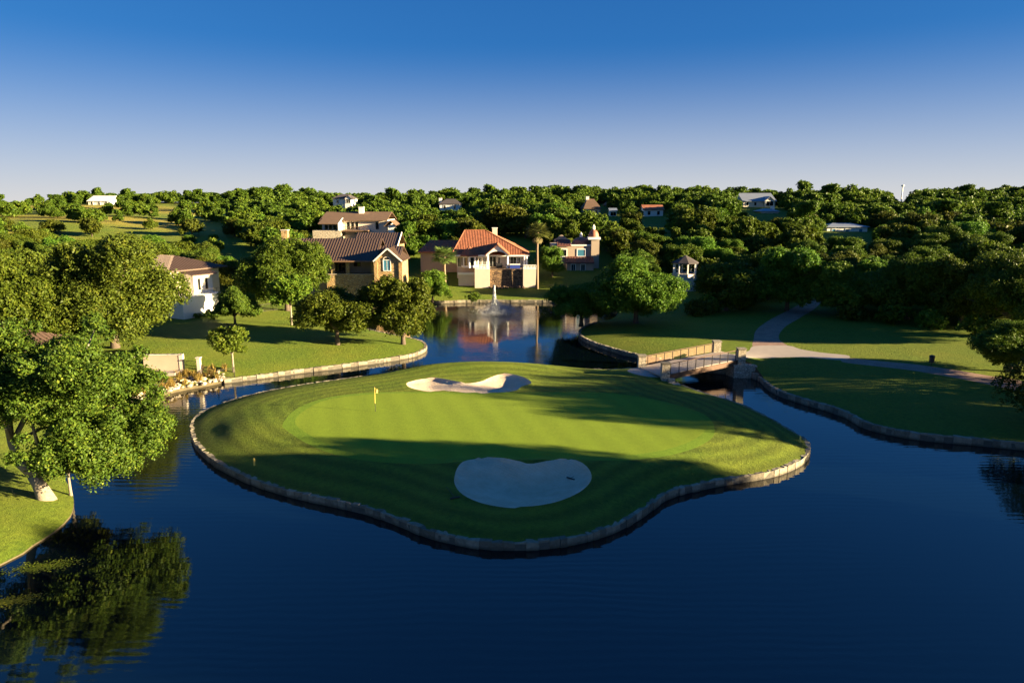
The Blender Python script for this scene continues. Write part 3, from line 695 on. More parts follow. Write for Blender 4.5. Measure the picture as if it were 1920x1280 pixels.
for px_, D_, k_, sc_, lab_ in ((1058,184,0,1.0,'oak directly behind the left parapet of the domed villa'),(1140,176,3,1.15,'bright oak just right of the domed tower'),(1158,163,1,1.2,'tall narrow oak between the domed villa and the huge live oak'),
                              (985,190,2,1.0,'olive oak behind the villa roof right of its chimney'),(1022,188,5,1.1,'oak behind the tall palm'),(768,176,1,1.1,'narrow oak between the stone house and the red villa'),(790,182,0,1.2,'oak behind the left wing of the red villa'),(1332,142,5,1.0,'oak added beside the gazebo to shade its right side'),(1100,190,4,1.2,'broad olive oak behind the domed tower')):  # the gazebo oak is added to keep the sun off the gazebo
    put(FAR[k_], 'oak_tree', px_, 460, sc_, lab_, D=D_)
# trees of the right bank beyond the picture: their shade and reflections fall into it
for i, (x, y, s, k) in enumerate(((47,31,.88,0),(58,27,.92,2),(50,19,.95,0),(67,24,1.0,1),(59,11,1.0,2),(76,14,1.05,1),
                                  (62,48,.95,0),(62,57,.9,2),(73,46,1.1,1),(46,53,.68,1),(72,97,.95,0),(82,103,1.0,1),(64,104,.9,2),(95,98,1.1,0))):
    where = 'front' if y < 40 else ('middle' if y < 80 else 'rear'); rank = ['nearest', 'second', 'third', 'fourth', 'fifth', 'sixth'][i if i < 6 else (i-6 if i < 10 else i-10)]
    plant(AIRY[k] if 40 < y < 80 else BIG[k], 'oak_tree', (x, y, gz(x, y)-.05), R.uniform(0, 6), (s, s, s*(1.22 if y < 40 else 1)), f'{rank} oak of the {where} clump on the right bank beyond the picture edge', 'tree', 'oaks on the right bank beyond the picture')
    crowns.append((x, y, 8*s))

# ------------------------------------------------------------------ footbridge
def bridge():
    # deck corners: island end near / far, land end near / far
    An, Af = at(1247, 703, 1.40), at(1203, 686, 1.40); Bn, Bf = at(1389, 673, 2.0), at(1343, 659, 2.0)
    root = empty('footbridge', ((An+Bn)/2).to_tuple()[:2]+(0,), 0, 'steel footbridge with concrete deck, railings and four stone pillars', 'bridge')
    o = root.location.copy()
    def L(p): return Vector(p)-o
    ends = []
    def lerp4(s, t, dz=0):                 # s along, t across (0 near, 1 far); slight arch
        a, b = An.lerp(Bn, s), Af.lerp(Bf, s); p = a.lerp(b, t); p.z += .03*math.sin(math.pi*s)+dz; return L(p)
    mb = MB(); n = 14
    for i in range(n):
        s0, s1 = -.04+1.10*i/n, -.04+1.10*(i+1)/n
        t = [lerp4(s0, .02), lerp4(s1, .02), lerp4(s1, .98), lerp4(s0, .98)]
        mb.slab(t, .14)
    mb.build('deck', M['concrete'], root)
    for t in (.015, .985):
        g = MB()
        for i in range(n):
            a, b = lerp4(i/n, t, -.36), lerp4((i+1)/n, t, -.36); g.bar(a, b, .16, .50)
            g.bar(lerp4(i/n, t, -.10), lerp4((i+1)/n, t, -.10), .26, .05); g.bar(lerp4(i/n, t, -.60), lerp4((i+1)/n, t, -.60), .26, .05)
        g.build('girder', M['rust'], root)
        rail = MB().bar(lerp4(.03, t, 1.08), lerp4(.5, t, 1.08), .07).bar(lerp4(.5, t, 1.08), lerp4(.97, t, 1.08), .07)
        rl = rail.build('handrail', M['rust'], root)
        for k in range(9):
            s = .07+.86*k/8; MB().bar(lerp4(s, t, -.05), lerp4(s, t, 1.06), .07).build('post', M['iron'], root)
        for k in range(7):
            z = .16+.125*k; hs = .05 if t > .5 else .012; MB().bar(lerp4(.03, t, z), lerp4(.5, t, z), .015, hs).bar(lerp4(.5, t, z), lerp4(.97, t, z), .015, hs).build('rail_slat', M['rail_tan'] if t > .5 else M['iron'], rl)
    for p, h in ((An, 1.25), (Af, 1.15), (Bn, 1.15), (Bf, 1.2)):
        w = .42; q = L(p); lo = -p.z-.1 if p is An else -.9
        pl = MB().box(q.x-w, q.x+w, q.y-w, q.y+w, q.z+lo, q.z+h).build('pillar', M['pillar_stone'], root)
        c = MB().box(q.x-w-.07, q.x+w+.07, q.y-w-.07, q.y+w+.07, q.z+h, q.z+h+.12)
        c.build('cap', M['wall_stone'], pl)
    # stepped wing wall at the island end
    w = MB(); q = L(An); w.box(q.x+.3, q.x+1.3, q.y-1.5, q.y-.5, -q.z*0-.3, .75); w.box(q.x+.2, q.x+.9, q.y-.9, q.y-.3, -.3, 1.15)
    w.build('wing_wall', M['pillar_stone'], root)
    b1, b2 = L(Bn), L(Bf); ab = MB().slab([(b1.x-.9,b1.y-.7,b1.z-.55),(b1.x+1.6,b1.y-.9,b1.z-.55),(b2.x+1.6,b2.y+.6,b2.z-.55),(b2.x-.9,b2.y+.5,b2.z-.55)], 1.9); ab.build('abutment', M['pillar_stone'], root)
    return root
bridge()

# ------------------------------------------------------------------ golf furniture
def flagstick():
    b = ground_at(704, 771, iz); root = empty('flagstick', b, 0, 'yellow flagstick with small yellow flag standing in the putting green', 'flagstick')
    MB().lathe([(.054,-.10),(.054,.004)], n=10).build('cup', M['black'], root)
    MB().tube([(0,0,-.05),(0,0,.72)], [.02,.02], 8).build('lower_pole', M['black'], root)
    MB().tube([(0,0,.72),(0,0,2.15)], [.026,.022], 8).build('pole', M['yellow'], root)
    mb = MB(); nx, nz = 8, 5; vs = []
    for j in range(nz+1):
        for i in range(nx+1):
            s = i/nx; vs.append((.02+.24*s, .05*math.sin(s*7+j*.4)*s, 2.05-.36*j/nz-.10*s*s))
    fs = [(j*(nx+1)+i, j*(nx+1)+i+1, (j+1)*(nx+1)+i+1, (j+1)*(nx+1)+i) for j in range(nz) for i in range(nx)]
    f = mb.add(vs, fs).build('flag', M['yellow'], root); md = f.modifiers.new('thick', 'SOLIDIFY'); md.thickness = .012
    MB().lathe([(.03,2.15),(.035,2.2),(.0,2.24)], n=8).build('finial', M['rust'], root)
flagstick()
def stake(px, py, label, f=iz):
    b = ground_at(px, py, f); o = MB().box(-.05,.05,-.05,.05,-.2,.5).add([(-.05,-.05,.5),(.05,-.05,.5),(.05,.05,.5),(-.05,.05,.5),(0,0,.57)], [(0,1,4),(1,2,4),(2,3,4),(3,0,4)]).build('hazard_stake', M['yellow'])
    o.location = b; tag(o, label, 'stake', 'yellow hazard stakes on the island')
stake(477, 872, 'yellow hazard stake at the left edge of the island'); stake(1500, 829, 'yellow hazard stake at the right tip of the island')
def rake(px, py, ang, label):
    b = ground_at(px, py, iz); root = empty('bunker_rake', (b.x, b.y, b.z+.03), ang, label, 'rake', 'bunker rakes')
    head = MB().box(-.32,.32,-.04,.04,0,.06).build('head', M['black'], root)
    t = MB()
    for i in range(10): t.box(-.30+i*.066, -.28+i*.066, -.02, .02, -.05, 0)
    t.build('teeth', M['black'], head)
    MB().tube([(0,0,.05),(.02,1.7,.10)], [.016,.014], 6).build('handle', M['iron'], root)
rake(1070, 898, math.radians(-40), 'black rake lying on the sand of the front bunker')
rake(853, 934, math.radians(25), 'rake lying in the grass left of the front bunker')
def bin_post():
    b = ground_at(1746, 684); root = empty('litter_bin', b, 0, 'small dark litter bin beside the brick path', 'litter bin')
    MB().tube([(0,0,-.1),(0,0,.35)], [.05,.05], 8).build('post', M['iron'], root)
    MB().lathe([(.22,.3),(.26,.32),(.28,.95),(.25,.97)], n=14).build('body', M['iron'], root)
    MB().lathe([(.30,.97),(.31,1.02),(.12,1.12)], n=14).build('lid', M['black'], root)
bin_post()

# ------------------------------------------------------------------ fountain
def fountain():
    root = empty('fountain', (FOUNT.x, FOUNT.y, 0), 0, 'tall white fountain jet with drifting spray in the lake', 'fountain')
    MB().lathe([(.5,-.2),(.55,.05),(.35,.14),(.10,.2),(.08,.35)], n=16).build('nozzle', M['black'], root)
    rng = np.random.default_rng(3); V = []; F = []
    def drops(n, f):
        for _ in range(n):
            p, s = f(); d = rng.normal(size=(4, 3))*s; d[:, 2] *= 1.8; b = len(V); V.extend(p+d); F.extend([(b,b+1,b+2),(b,b+2,b+3),(b,b+3,b+1),(b+1,b+3,b+2)])
    def jet():
        u = rng.random()**.8; z = 5.0*u; w = .045+.27*(1-u)**1.6; return np.array([rng.normal()*w, rng.normal()*w, z]), .04
    drops(11000, jet)
    m, nt, bs = new_mat('white_water'); bs.inputs['Base Color'].default_value = (.85,.88,.92,1); bs.inputs['Roughness'].default_value = .3
    tr = N(nt, 'ShaderNodeBsdfTranslucent'); tr.inputs[0].default_value = (.9,.92,.95,1); mx = N(nt, 'ShaderNodeMixShader'); mx.inputs[0].default_value = .5
    nt.links.new(bs.outputs[0], mx.inputs[1]); nt.links.new(tr.outputs[0], mx.inputs[2]); nt.links.new(mx.outputs[0], nt.nodes['Material Output'].inputs['Surface'])
    link('water_jet', np_mesh('water_jet', V, F), m, root)
    V = []; F = []
    def spray():
        a = rng.uniform(0, 6.28); r = abs(rng.normal())*1.5; top = 2.6*math.exp(-r/1.3); return np.array([math.cos(a)*r+.5, math.sin(a)*r, rng.random()*top+.05]), .024
    drops(6000, spray)
    link('falling_drops', np_mesh('falling_drops', V, F), m, root)
    V = []; F = []
    def mist():                            # fine drifting droplets, carried to the right by the breeze
        r = abs(rng.normal())*1.0; a = rng.uniform(0, 6.28); u = rng.random(); dr = rng.exponential(1.3)
        return np.array([math.cos(a)*r*1.9+dr*1.1-.3, math.sin(a)*r*1.6, .05+u*2.6*math.exp(-r*.55-dr*.12)]), .022
    drops(11000, mist)
    tag(link('mist', np_mesh('mist', V, F), m, root), kind='stuff')
fountain()

# ------------------------------------------------------------------ building pieces
def window(parent, x0, x1, z0, z1, y, frame=.10, glass='glass', trim='trim', mull=1):
    """a framed window on a wall that faces -y (in the parent's space)"""
    w = MB(); d = .10
    w.box(x0-frame, x0, y-d, y+.05, z0-frame, z1+frame); w.box(x1, x1+frame, y-d, y+.05, z0-frame, z1+frame)
    w.box(x0, x1, y-d, y+.05, z1, z1+frame); w.box(x0, x1, y-d-.03, y+.05, z0-frame, z0)
    for k in range(1, mull+1):
        xm = x0+(x1-x0)*k/(mull+1); w.box(xm-.03, xm+.03, y-d*.6, y+.02, z0, z1)
    o = w.build('window', M[trim], parent); MB().box(x0, x1, y-.03, y-.01, z0, z1).build('pane', M[glass], o); return o
def window_x(parent, y0, y1, z0, z1, x, frame=.10, glass='glass', trim='trim'):
    """the same on a wall that faces +x"""
    w = MB(); d = .10
    w.box(x-.05, x+d, y0-frame, y0, z0-frame, z1+frame); w.box(x-.05, x+d, y1, y1+frame, z0-frame, z1+frame)
    w.box(x-.05, x+d, y0, y1, z1, z1+frame); w.box(x-.05, x+d+.03, y0, y1, z0-frame, z0)
    o = w.build('window', M[trim], parent); MB().box(x+.01, x+.03, y0, y1, z0, z1).build('pane', M[glass], o); return o
def roof_faces(parent, faces, mat, rib, name='roof', thick=.18):
    mb = MB(); rb = MB()
    for f in faces: mb.slab(f, thick); ribs(rb, f, *rib) if rib else None
    o = mb.build(name, mat, parent)
    if rib and rb.v: tag(rb.build('roof_rib' if rib[1] < .1 else 'tile_row', mat, o), kind='stuff')
    return o
def hip(x0, x1, y0, y1, ze, zr, rx0, rx1, ym=None, ov=.5):
    x0 -= ov; x1 += ov; y0 -= ov; y1 += ov; ym = (y0+y1)/2 if ym is None else ym
    a, b, c, d = (x0,y0,ze), (x1,y0,ze), (x1,y1,ze), (x0,y1,ze); e, f = (rx0,ym,zr), (rx1,ym,zr)
    return [[a,b,f,e], [b,c,f], [c,d,e,f], [d,a,e]]
def gable_x(x0, x1, y0, y1, ze, zr, ov=.5):       # ridge along x
    x0 -= ov; x1 += ov; ym = (y0+y1)/2; k = (zr-ze)/((y1-y0)/2); y0 -= ov; y1 += ov; zl = ze-k*ov
    return [[(x0,y0,zl),(x1,y0,zl),(x1,ym,zr),(x0,ym,zr)], [(x1,y1,zl),(x0,y1,zl),(x0,ym,zr),(x1,ym,zr)]]
def gable_y(x0, x1, y0, y1, ze, zr, ov=.4):       # ridge along y, gable towards the viewer
    xm = (x0+x1)/2; k = (zr-ze)/((x1-x0)/2); x0 -= ov; x1 += ov; zl = ze-k*ov; y0 -= ov
    return [[(x0,y0,zl),(xm,y0,zr),(xm,y1,zr),(x0,y1,zl)], [(xm,y0,zr),(x1,y0,zl),(x1,y1,zl),(xm,y1,zr)]]
def chimney(parent, x, y, z0, z1, w, mat, cap='trim'):
    c = MB().box(x-w/2, x+w/2, y-w/2, y+w/2, z0, z1).build('chimney', mat, parent)
    MB().box(x-w/2-.1, x+w/2+.1, y-w/2-.1, y+w/2+.1, z1, z1+.15).build('cap', M[cap], c); return c
TILE = (.36, .26, .09); SEAM = (.52, .06, .07)

# ------------------------------------------------------------------ red tiled villa across the lake
def villa():
    y0 = 145.0; o = at_y(919, 535, y0); zb = gz(o.x, y0)
    root = empty('villa', (o.x, y0, 0), 0, 'red tiled villa with chimney, columned porch and raised terrace above the lake', 'house')
    def X(px, y=y0): return at_y(px, 500, y).x - o.x
    def Zy(py, y): return at_y(960, py, y).z
    zt = Zy(505, y0); ze = Zy(478, 150.5); zr = Zy(432, 158)
    MB().box(X(857,152), X(990,152), 7, 21, zb-.5, ze).build('wall', M['cream'], root)
    MB().box(X(790,158), X(857,152)-.02, 12, 22, zt-3, Zy(470,158)).build('wing_wall', M['tan'], root)
    fs = hip(X(852,151), X(988,151), 6.2, 21.5, ze, zr, X(872,158), X(910,158), 13.5, .6)
    rf = roof_faces(root, fs, M['tile'], TILE)
    zw = Zy(451,160); roof_faces(root, hip(X(790,158), X(862,158), 11.5, 22, Zy(472,157), zw, X(806,160), X(860,160), 16, .5), M['tile'], TILE, 'wing_roof')
    mbr = MB()                              # ridge and hip caps
    for f in fs[:2]:
        for a, b in zip(f, f[1:]+f[:1]):
            if abs(a[2]-b[2]) > .5 or a[2] > zr-.1 and b[2] > zr-.1: mbr.tube([a, b], [.16,.16], 6)
    mbr.build('ridge_tiles', M['tile'], rf)
    MB().box(X(850,151)-.3, X(990,151)+.3, 5.5, 5.7, ze-.32, ze-.02).build('fascia', M['trim'], root)
    c = chimney(root, X(928,161), 16, zr-3.2, Zy(428,161), 1.1, M['cream'])
    # terrace: stucco blocks, boulder wall, floor
    MB().box(X(890), X(918), 0, 6.95, zb-.5, zt).build('terrace_block', M['cream'], root)
    MB().box(X(981), X(1007), 0, 6.95, zb-.5, zt).build('terrace_block', M['cream'], root)
    MB().box(X(918)+.02, X(981)-.02, .5, 6.9, zb-.5, zt-.05).build('boulder_wall', M['brown_stone'], root)
    MB().box(X(858), X(890)-.02, 1.6, 7, zb-.5, Zy(515,146.6)).build('garage_wall', M['cream'], root)
    MB().box(X(858)-.1, X(890)-.02, 1.4, 1.6, Zy(515,146.6), Zy(511,146.6)).build('coping', M['trim'], root)
    sh = MB(); rr = random.Random(4)
    for i in range(46):
        x = X(916)+rr.random()*(X(985)-X(916)); r = rr.uniform(.18,.42); z = zb-.05+rr.random()*.3
        sh.lathe([(r*.9,-.1),(r,.1*r),(r*.75,r*.6),(r*.3,r*.85)], (x, rr.uniform(-.8,.45), z), 7)
    tag(sh.build('boulder_edge', M['brown_stone'], root), kind='stuff')
    for a, b in ((890, 918), (981, 1007)):
        r = MB().box(X(a), X(b), .05, .30, zt+.82, zt+.95).box(X(a), X(b), .05, .30, zt+.02, zt+.12).build('balustrade', M['trim'], root)
        n = int((X(b)-X(a))/.32)
        for k in range(n):
            x = X(a)+.16+k*.32; MB().lathe([(.06,.12),(.10,.35),(.05,.6),(.07,.82)], (x, .17, zt), 6).build('baluster', M['trim'], r)
    # bay with its small pointed roof
    bx = X(880,150); by = 5.2; br = 1.9; zb2 = Zy(480,149.5)
    MB().lathe([(br,zt-.1),(br,zb2)], (bx, by+1.2, 0), 8).build('bay', M['trim'], root)
    bay_f = []
    for k in range(8):
        a0, a1 = 2*math.pi*(k+.0)/8, 2*math.pi*(k+1)/8; rr_ = br+.45; p = (bx, by+1.2, Zy(463,150))
        bay_f.append([(bx+rr_*math.cos(a0), by+1.2+rr_*math.sin(a0), zb2), (bx+rr_*math.cos(a1), by+1.2+rr_*math.sin(a1), zb2), p])
    roof_faces(root, bay_f, M['tile'], (.36,.24,.08), 'bay_roof', .12)
    for k in (4, 5, 6, 7):
        a = 2*math.pi*(k+.5)/8; rr_ = br*math.cos(math.pi/8)+.02; cx, cy = bx+rr_*math.cos(a), by+1.2+rr_*math.sin(a); t = Vector((-math.sin(a), math.cos(a), 0))*.42
        q = [Vector((cx, cy, zt+.4))-t, Vector((cx, cy, zt+.4))+t, Vector((cx, cy, zb2-.35))+t, Vector((cx, cy, zb2-.35))-t]; nn = Vector((math.cos(a), math.sin(a), 0))*.03
        MB().add([p for p in q]+[p+nn for p in q], [(0,1,2,3),(7,6,5,4),(0,4,5,1),(1,5,6,2),(2,6,7,3),(3,7,4,0)]).build('window', M['glass'], root)
    # columned porch with a gable
    g0, g1 = X(913,149), X(953,149); zg = Zy(475,148); za = Zy(458,148)
    roof_faces(root, gable_y(g0, g1, 2.8, 12, zg, za, .35), M['tile'], TILE, 'porch_roof', .14)
    tri = MB(); n = 12; xm, hw = (g0+g1)/2, (g1-g0)/2
    top = [(g0-.1, zg-.1), (xm, za-.12), (g1+.1, zg-.1)]
    arc = [(xm+hw*.82*math.cos(math.pi*i/n), zg-.55+1.0*math.sin(math.pi*i/n)) for i in range(n+1)]
    outl = [(g0-.1, zg-.1), (g0-.1, zg-.6), (xm-hw*.82, zg-.6)] + arc[::-1] + [(g1+.1, zg-.6), (g1+.1, zg-.1), (xm, za-.12)]
    m_ = len(outl); tri.add([(x, 2.75, z) for x, z in outl]+[(x, 3.1, z) for x, z in outl], [tuple(range(m_)), tuple(range(2*m_-1, m_-1, -1))]+[(i, m_+i, m_+(i+1) % m_, (i+1) % m_) for i in range(m_)])
    tri.build('pediment', M['trim'], root)
    for px in (914.5, 951.5):
        MB().lathe([(.30,zt),(.30,zt+.25),(.22,zt+.35),(.19,zg-.75),(.28,zg-.6)], (X(px,148), 2.95, 0), 12).build('column', M['trim'], root)
    for px in (983, 987.5):
        MB().lathe([(.26,zt),(.26,zt+.25),(.19,zt+.35),(.17,ze-.4),(.24,ze-.3)], (X(px,150), 5.6, 0), 12).build('column', M['trim'], root)
    for a, b, c_, d in ((898,903,483,500),(906,911,483,500),(918,930,480,501),(934,938,482,501),(957,968,482,501),(970,975,483,501)):
        window(root, X(a,152), X(b,152), Zy(d,152), Zy(c_,152), 7, .12)
    window(root, X(859,152), X(864,152), Zy(500,152), Zy(483,152), 7, .12)
    t = MB().box(X(957,148)-.1, X(975,148), 2.2, 4.2, zt, zt+.75).build('hot_tub', M['blue_cover'], root)
    MB().box(X(957,148)-.18, X(975,148)+.08, 2.12, 4.28, zt+.75, zt+.85).build('tub_lid', M['trim'], t)
    s = MB().box(X(930,148), X(942,148), 3.6, 4.4, zt, zt+.45).box(X(930,148), X(942,148), 4.4, 4.6, zt, zt+.95).build('sofa', M['black'], root)
    return root
villa()

# ------------------------------------------------------------------ stone house with brown standing-seam roof
def stone_house():
    y0 = 128.0; o = at_y(703, 527, y0); root = empty('stone_house', (o.x, y0, 0), 0, 'golden stone house with brown seamed metal roof and arched gable window', 'house')
    def X(px, y=y0): return at_y(px, 490, y).x - o.x
    def Zy(py, y): return at_y(700, py, y).z
    zg = gz(o.x, y0); ze = Zy(487, 129); zf = Zy(514, 130); zr = Zy(447, 136)
    xa, xb = X(500,130), X(703,130)
    MB().box(xa, xb, 5, 15, zg-.5, ze).build('wall', M['tan'], root)                    # recessed porch wall
    MB().box(X(612,130), xb, 1.6, 4.98, zg-.5, zf).build('porch_base', M['house_stone'], root)
    MB().box(X(612,130), xb, 1.5, 1.62, zf, zf+.08).build('porch_coping', M['cream'], root)
    roof_faces(root, gable_x(xa, xb, 1.2, 15, ze, zr, .45), M['brown_metal'], SEAM, 'roof')
    MB().box(xa-.4, xb, .55, .72, ze-.42, ze-.16).build('gutter', M['wood'], root)
    for px in (624, 652, 699):
        MB().box(X(px,130)-.33, X(px,130)+.33, 1.7, 2.3, zf+.08, ze-.1).build('porch_pillar', M['house_stone'], root)
    window(root, X(628,133), X(646,133), zf+.2, ze-.5, 5, .1, 'glass', 'wood', 2); window(root, X(664,133), X(675,133), zf+1.3, ze-.45, 5, .1, 'glass', 'wood')
    # gable end
    g0, g1 = X(704), X(751); za = Zy(466, y0); xm, hw = (g0+g1)/2, (g1-g0)/2
    zl = Zy(487, y0); pent = [(g0,zg-.5),(g1,zg-.5),(g1,zl),(xm,za-.2),(g0,zl)]; m_ = 5
    MB().add([(x,0,z) for x, z in pent]+[(x,9,z) for x, z in pent], [tuple(range(m_)), tuple(range(2*m_-1,m_-1,-1))]+[(i,m_+i,m_+(i+1)%m_,(i+1)%m_) for i in range(m_)]).build('gable_wall', M['house_stone'], root)
    roof_faces(root, gable_y(g0, g1, 0, 10, zl, za, .35), M['brown_metal'], SEAM, 'gable_roof', .14)
    tr = MB(); k = (za-zl)/hw
    tr.bar((g0-.35,-.42,zl-.35*k+.02), (xm,-.42,za+.02), .10, .26).bar((g1+.35,-.42,zl-.35*k+.02), (xm,-.42,za+.02), .10, .26); tr.build('bargeboard', M['trim'], root)
    for gx in (g0+.02, g1-.02): MB().box(gx-.32, gx+.32, -.22, .4, zg-.5, zl-.5).build('buttress', M['house_stone'], root)
    wx0, wx1, wz0, wz1 = X(719), X(731.5), Zy(507,y0), Zy(488,y0)
    w = window(root, wx0, wx1, wz0, wz1, 0, .12, 'glass_blue', 'trim', 1)
    n = 10; rad = (wx1-wx0)/2; cx = (wx0+wx1)/2; arc = [(cx+rad*math.cos(math.pi*i/n), wz1+.12+rad*.8*math.sin(math.pi*i/n)) for i in range(n+1)]
    MB().add([(x,-.04,z) for x, z in arc], [tuple(range(n+1))]).build('arch_pane', M['glass'], w)
    fr = MB()
    for i in range(n): fr.bar((arc[i][0],-.06,arc[i][1]), (arc[i+1][0],-.06,arc[i+1][1]), .14, .16)
    fr.build('arch_frame', M['cream'], w)
    # lower right slope and the rear roof
    zr2 = Zy(461,135); roof_faces(root, gable_x(xb+.45, X(752,132)-.3, 1.2, 13, ze, zr2, .42), M['brown_metal'], SEAM, 'side_roof')
    MB().box(xb+.3, X(752,132), 3, 12, zg-.5, ze).build('side_wall', M['house_stone'], root)
    c0, c1 = X(674,146), X(750,146); zc = Zy(436,147); MB().box(c0, c1, 13, 24.5, zg-.5, Zy(462,141)).build('rear_wall', M['house_stone'], root)
    roof_faces(root, gable_x(c0, c1, 13, 25, Zy(462,141), zc, .4), M['brown_metal'], SEAM, 'rear_roof')
    MB().bar((c1+.42,12.6,Zy(463,141)), (c1+.42,19,zc+.05), .1, .3).build('bargeboard', M['trim'], root)
    chimney(root, X(541,140), 11, zr-2, Zy(432,139), 1.2, M['house_stone'], 'cream')
    return root
stone_house()

# ------------------------------------------------------------------ white terrace house at left
def white_house():
    A = ground_at(345, 599); B = ground_at(424, 586); d = (B-A); d.z = 0; L_ = d.length; rz = math.atan2(d.y, d.x)-math.pi/2
    root = empty('terrace_house', (A.x, A.y, 0), rz, 'white stucco house with brown hipped metal roof on a white walled terrace', 'house')
    zg = min(A.z, B.z); zt = at_y(345, 560, A.y).z
    # local: +y runs along the bright wall away from the viewer, +x faces the sun, -x goes back to the left
    MB().box(-15, 0, 0, L_, zg-1, zt).build('terrace_wall', M['white'], root)
    MB().box(-15, .12, -.12, L_+.12, zt, zt+.12).build('terrace_coping', M['trim'], root)
    ze = zt+3.9; MB().box(-18, -4.6, 2.2, 11, zt-.5, ze).build('wall', M['cream'], root)
    MB().box(-4.58, -2.4, 4.2, 7.8, zt+.1, ze-.7).build('side_bay', M['white'], root)
    MB().box(-4.9, -4.3, 1.6, 2.19, zt+.12, ze-.1).build('pilaster', M['white'], root)
    roof_faces(root, hip(-18.5, -4.4, 1.6, 11.5, ze, ze+1.9, -13, -9.5, None, .7), M['brown_metal'], SEAM, 'roof')
    roof_faces(root, [[(-4.3,3.6,ze-.1),(-1.8,3.6,ze-.75),(-1.8,8.4,ze-.75),(-4.3,8.4,ze-.1)]], M['brown_metal'], SEAM, 'bay_roof', .15)
    window(root, -7.2, -6.2, zt+.2, zt+2.4, 2.2, .1); window(root, -10.5, -8.7, zt+.3, zt+2.6, 2.2, .12); window(root, -13, -11, zt+.3, zt+2.6, 2.2, .12)
    for y in (4.9, 6.3): window_x(root, y, y+.5, zt+.7, zt+2.5, -2.4, .05, 'glass', 'cream')
    f = MB()                                # slim terrace railing
    for k in range(14): y = .3+k*(L_-.6)/13; f.bar((-.05,y,zt+.1), (-.05,y,zt+1.0), .03)
    f.bar((-.05,.3,zt+1.0), (-.05,L_-.3,zt+1.0), .04); f.build('railing', M['iron'], root)
    l = MB().box(-5.6,-5.4,2.05,2.2,zt+2.0,zt+2.35).build('wall_lamp', M['iron'], root)
    for i, s in enumerate((.25, .45, .62, .8)):
        p = A.lerp(B, s); n = Vector((d.y, -d.x, 0)).normalized(); q = p+n*.9
        plant(BUSH[i % 3], 'shrub', (q.x, q.y, gz(q.x, q.y)-.05), i, .62, ['nearest', 'second', 'third', 'farthest'][i]+' of four low shrubs along the foot of the white terrace wall', 'shrub', 'shrubs below the white terrace')
white_house()

# ------------------------------------------------------------------ long brown house on the slope
def long_house():
    y0 = 190.0; o = at_y(665, 437, y0); zg = gz(o.x, y0); root = empty('long_house', (o.x, y0, 0), 0, 'long brown roofed house on the slope above the stone house', 'house')
    def X(px, y=y0): return at_y(px, 415, y).x - o.x
    def Zy(py, y): return at_y(665, py, y).z
    ze = Zy(412,193); zr = Zy(397,200); zf = Zy(432,y0)
    MB().box(X(598), X(722), 3, 16, zg-1.5, ze).build('wall', M['cream'], root)
    MB().box(X(587), X(640), -1.0, 2.9, zg-1.5, zf).build('stone_base', M['pillar_stone'], root)
    roof_faces(root, gable_x(X(598), X(720), 2.5, 18, ze, zr, .5), M['brown_shingle'], None)
    zl = Zy(419,y0); roof_faces(root, [[(X(598),-1.2,zl),(X(635),-1.2,zl),(X(635),4,ze+.5),(X(598),4,ze+.5)]], M['brown_shingle'], None, 'porch_roof')
    MB().add([(X(635)+.02,-1.2,zf),(X(635)+.02,4,zf),(X(635)+.02,4,ze+.55),(X(635)+.02,-1.2,zl+.05),(X(637),-1.2,zf),(X(637),4,zf),(X(637),4,ze+.55),(X(637),-1.2,zl+.05)], [(0,1,2,3),(7,6,5,4),(0,4,5,1),(1,5,6,2),(2,6,7,3),(3,7,4,0)]).build('end_wall', M['white'], root)
    for a in (603, 611, 619, 626): window(root, X(a), X(a+6), zf+.1, zl-.4, 3, .1, 'glass', 'cream', 0)
    for a in (645, 653, 661, 700): window(root, X(a), X(a+6), zf+.2, ze-.6, 3, .1, 'glass', 'cream', 0)
    MB().box(X(640), X(690), -.8, 2.9, zf-.3, zf).build('deck', M['wood'], root)
    r = MB()
    for k in range(12): x = X(640)+k*(X(690)-X(640))/11; r.bar((x,-.7,zf), (x,-.7,zf+1), .06)
    r.bar((X(640),-.7,zf+1), (X(690),-.7,zf+1), .08).build('railing', M['wood'], root)
    MB().box(X(727), X(742), 0, 8, zg-1.5, Zy(422,y0)).build('annex_wall', M['white'], root)
    roof_faces(root, gable_y(X(722), X(742), -.2, 8, Zy(422,y0), Zy(413,y0), .3), M['brown_shingle'], None, 'annex_roof')
    chimney(root, X(680,200), 9, zr-1.5, Zy(389,199), 1.3, M['white'])
long_house()

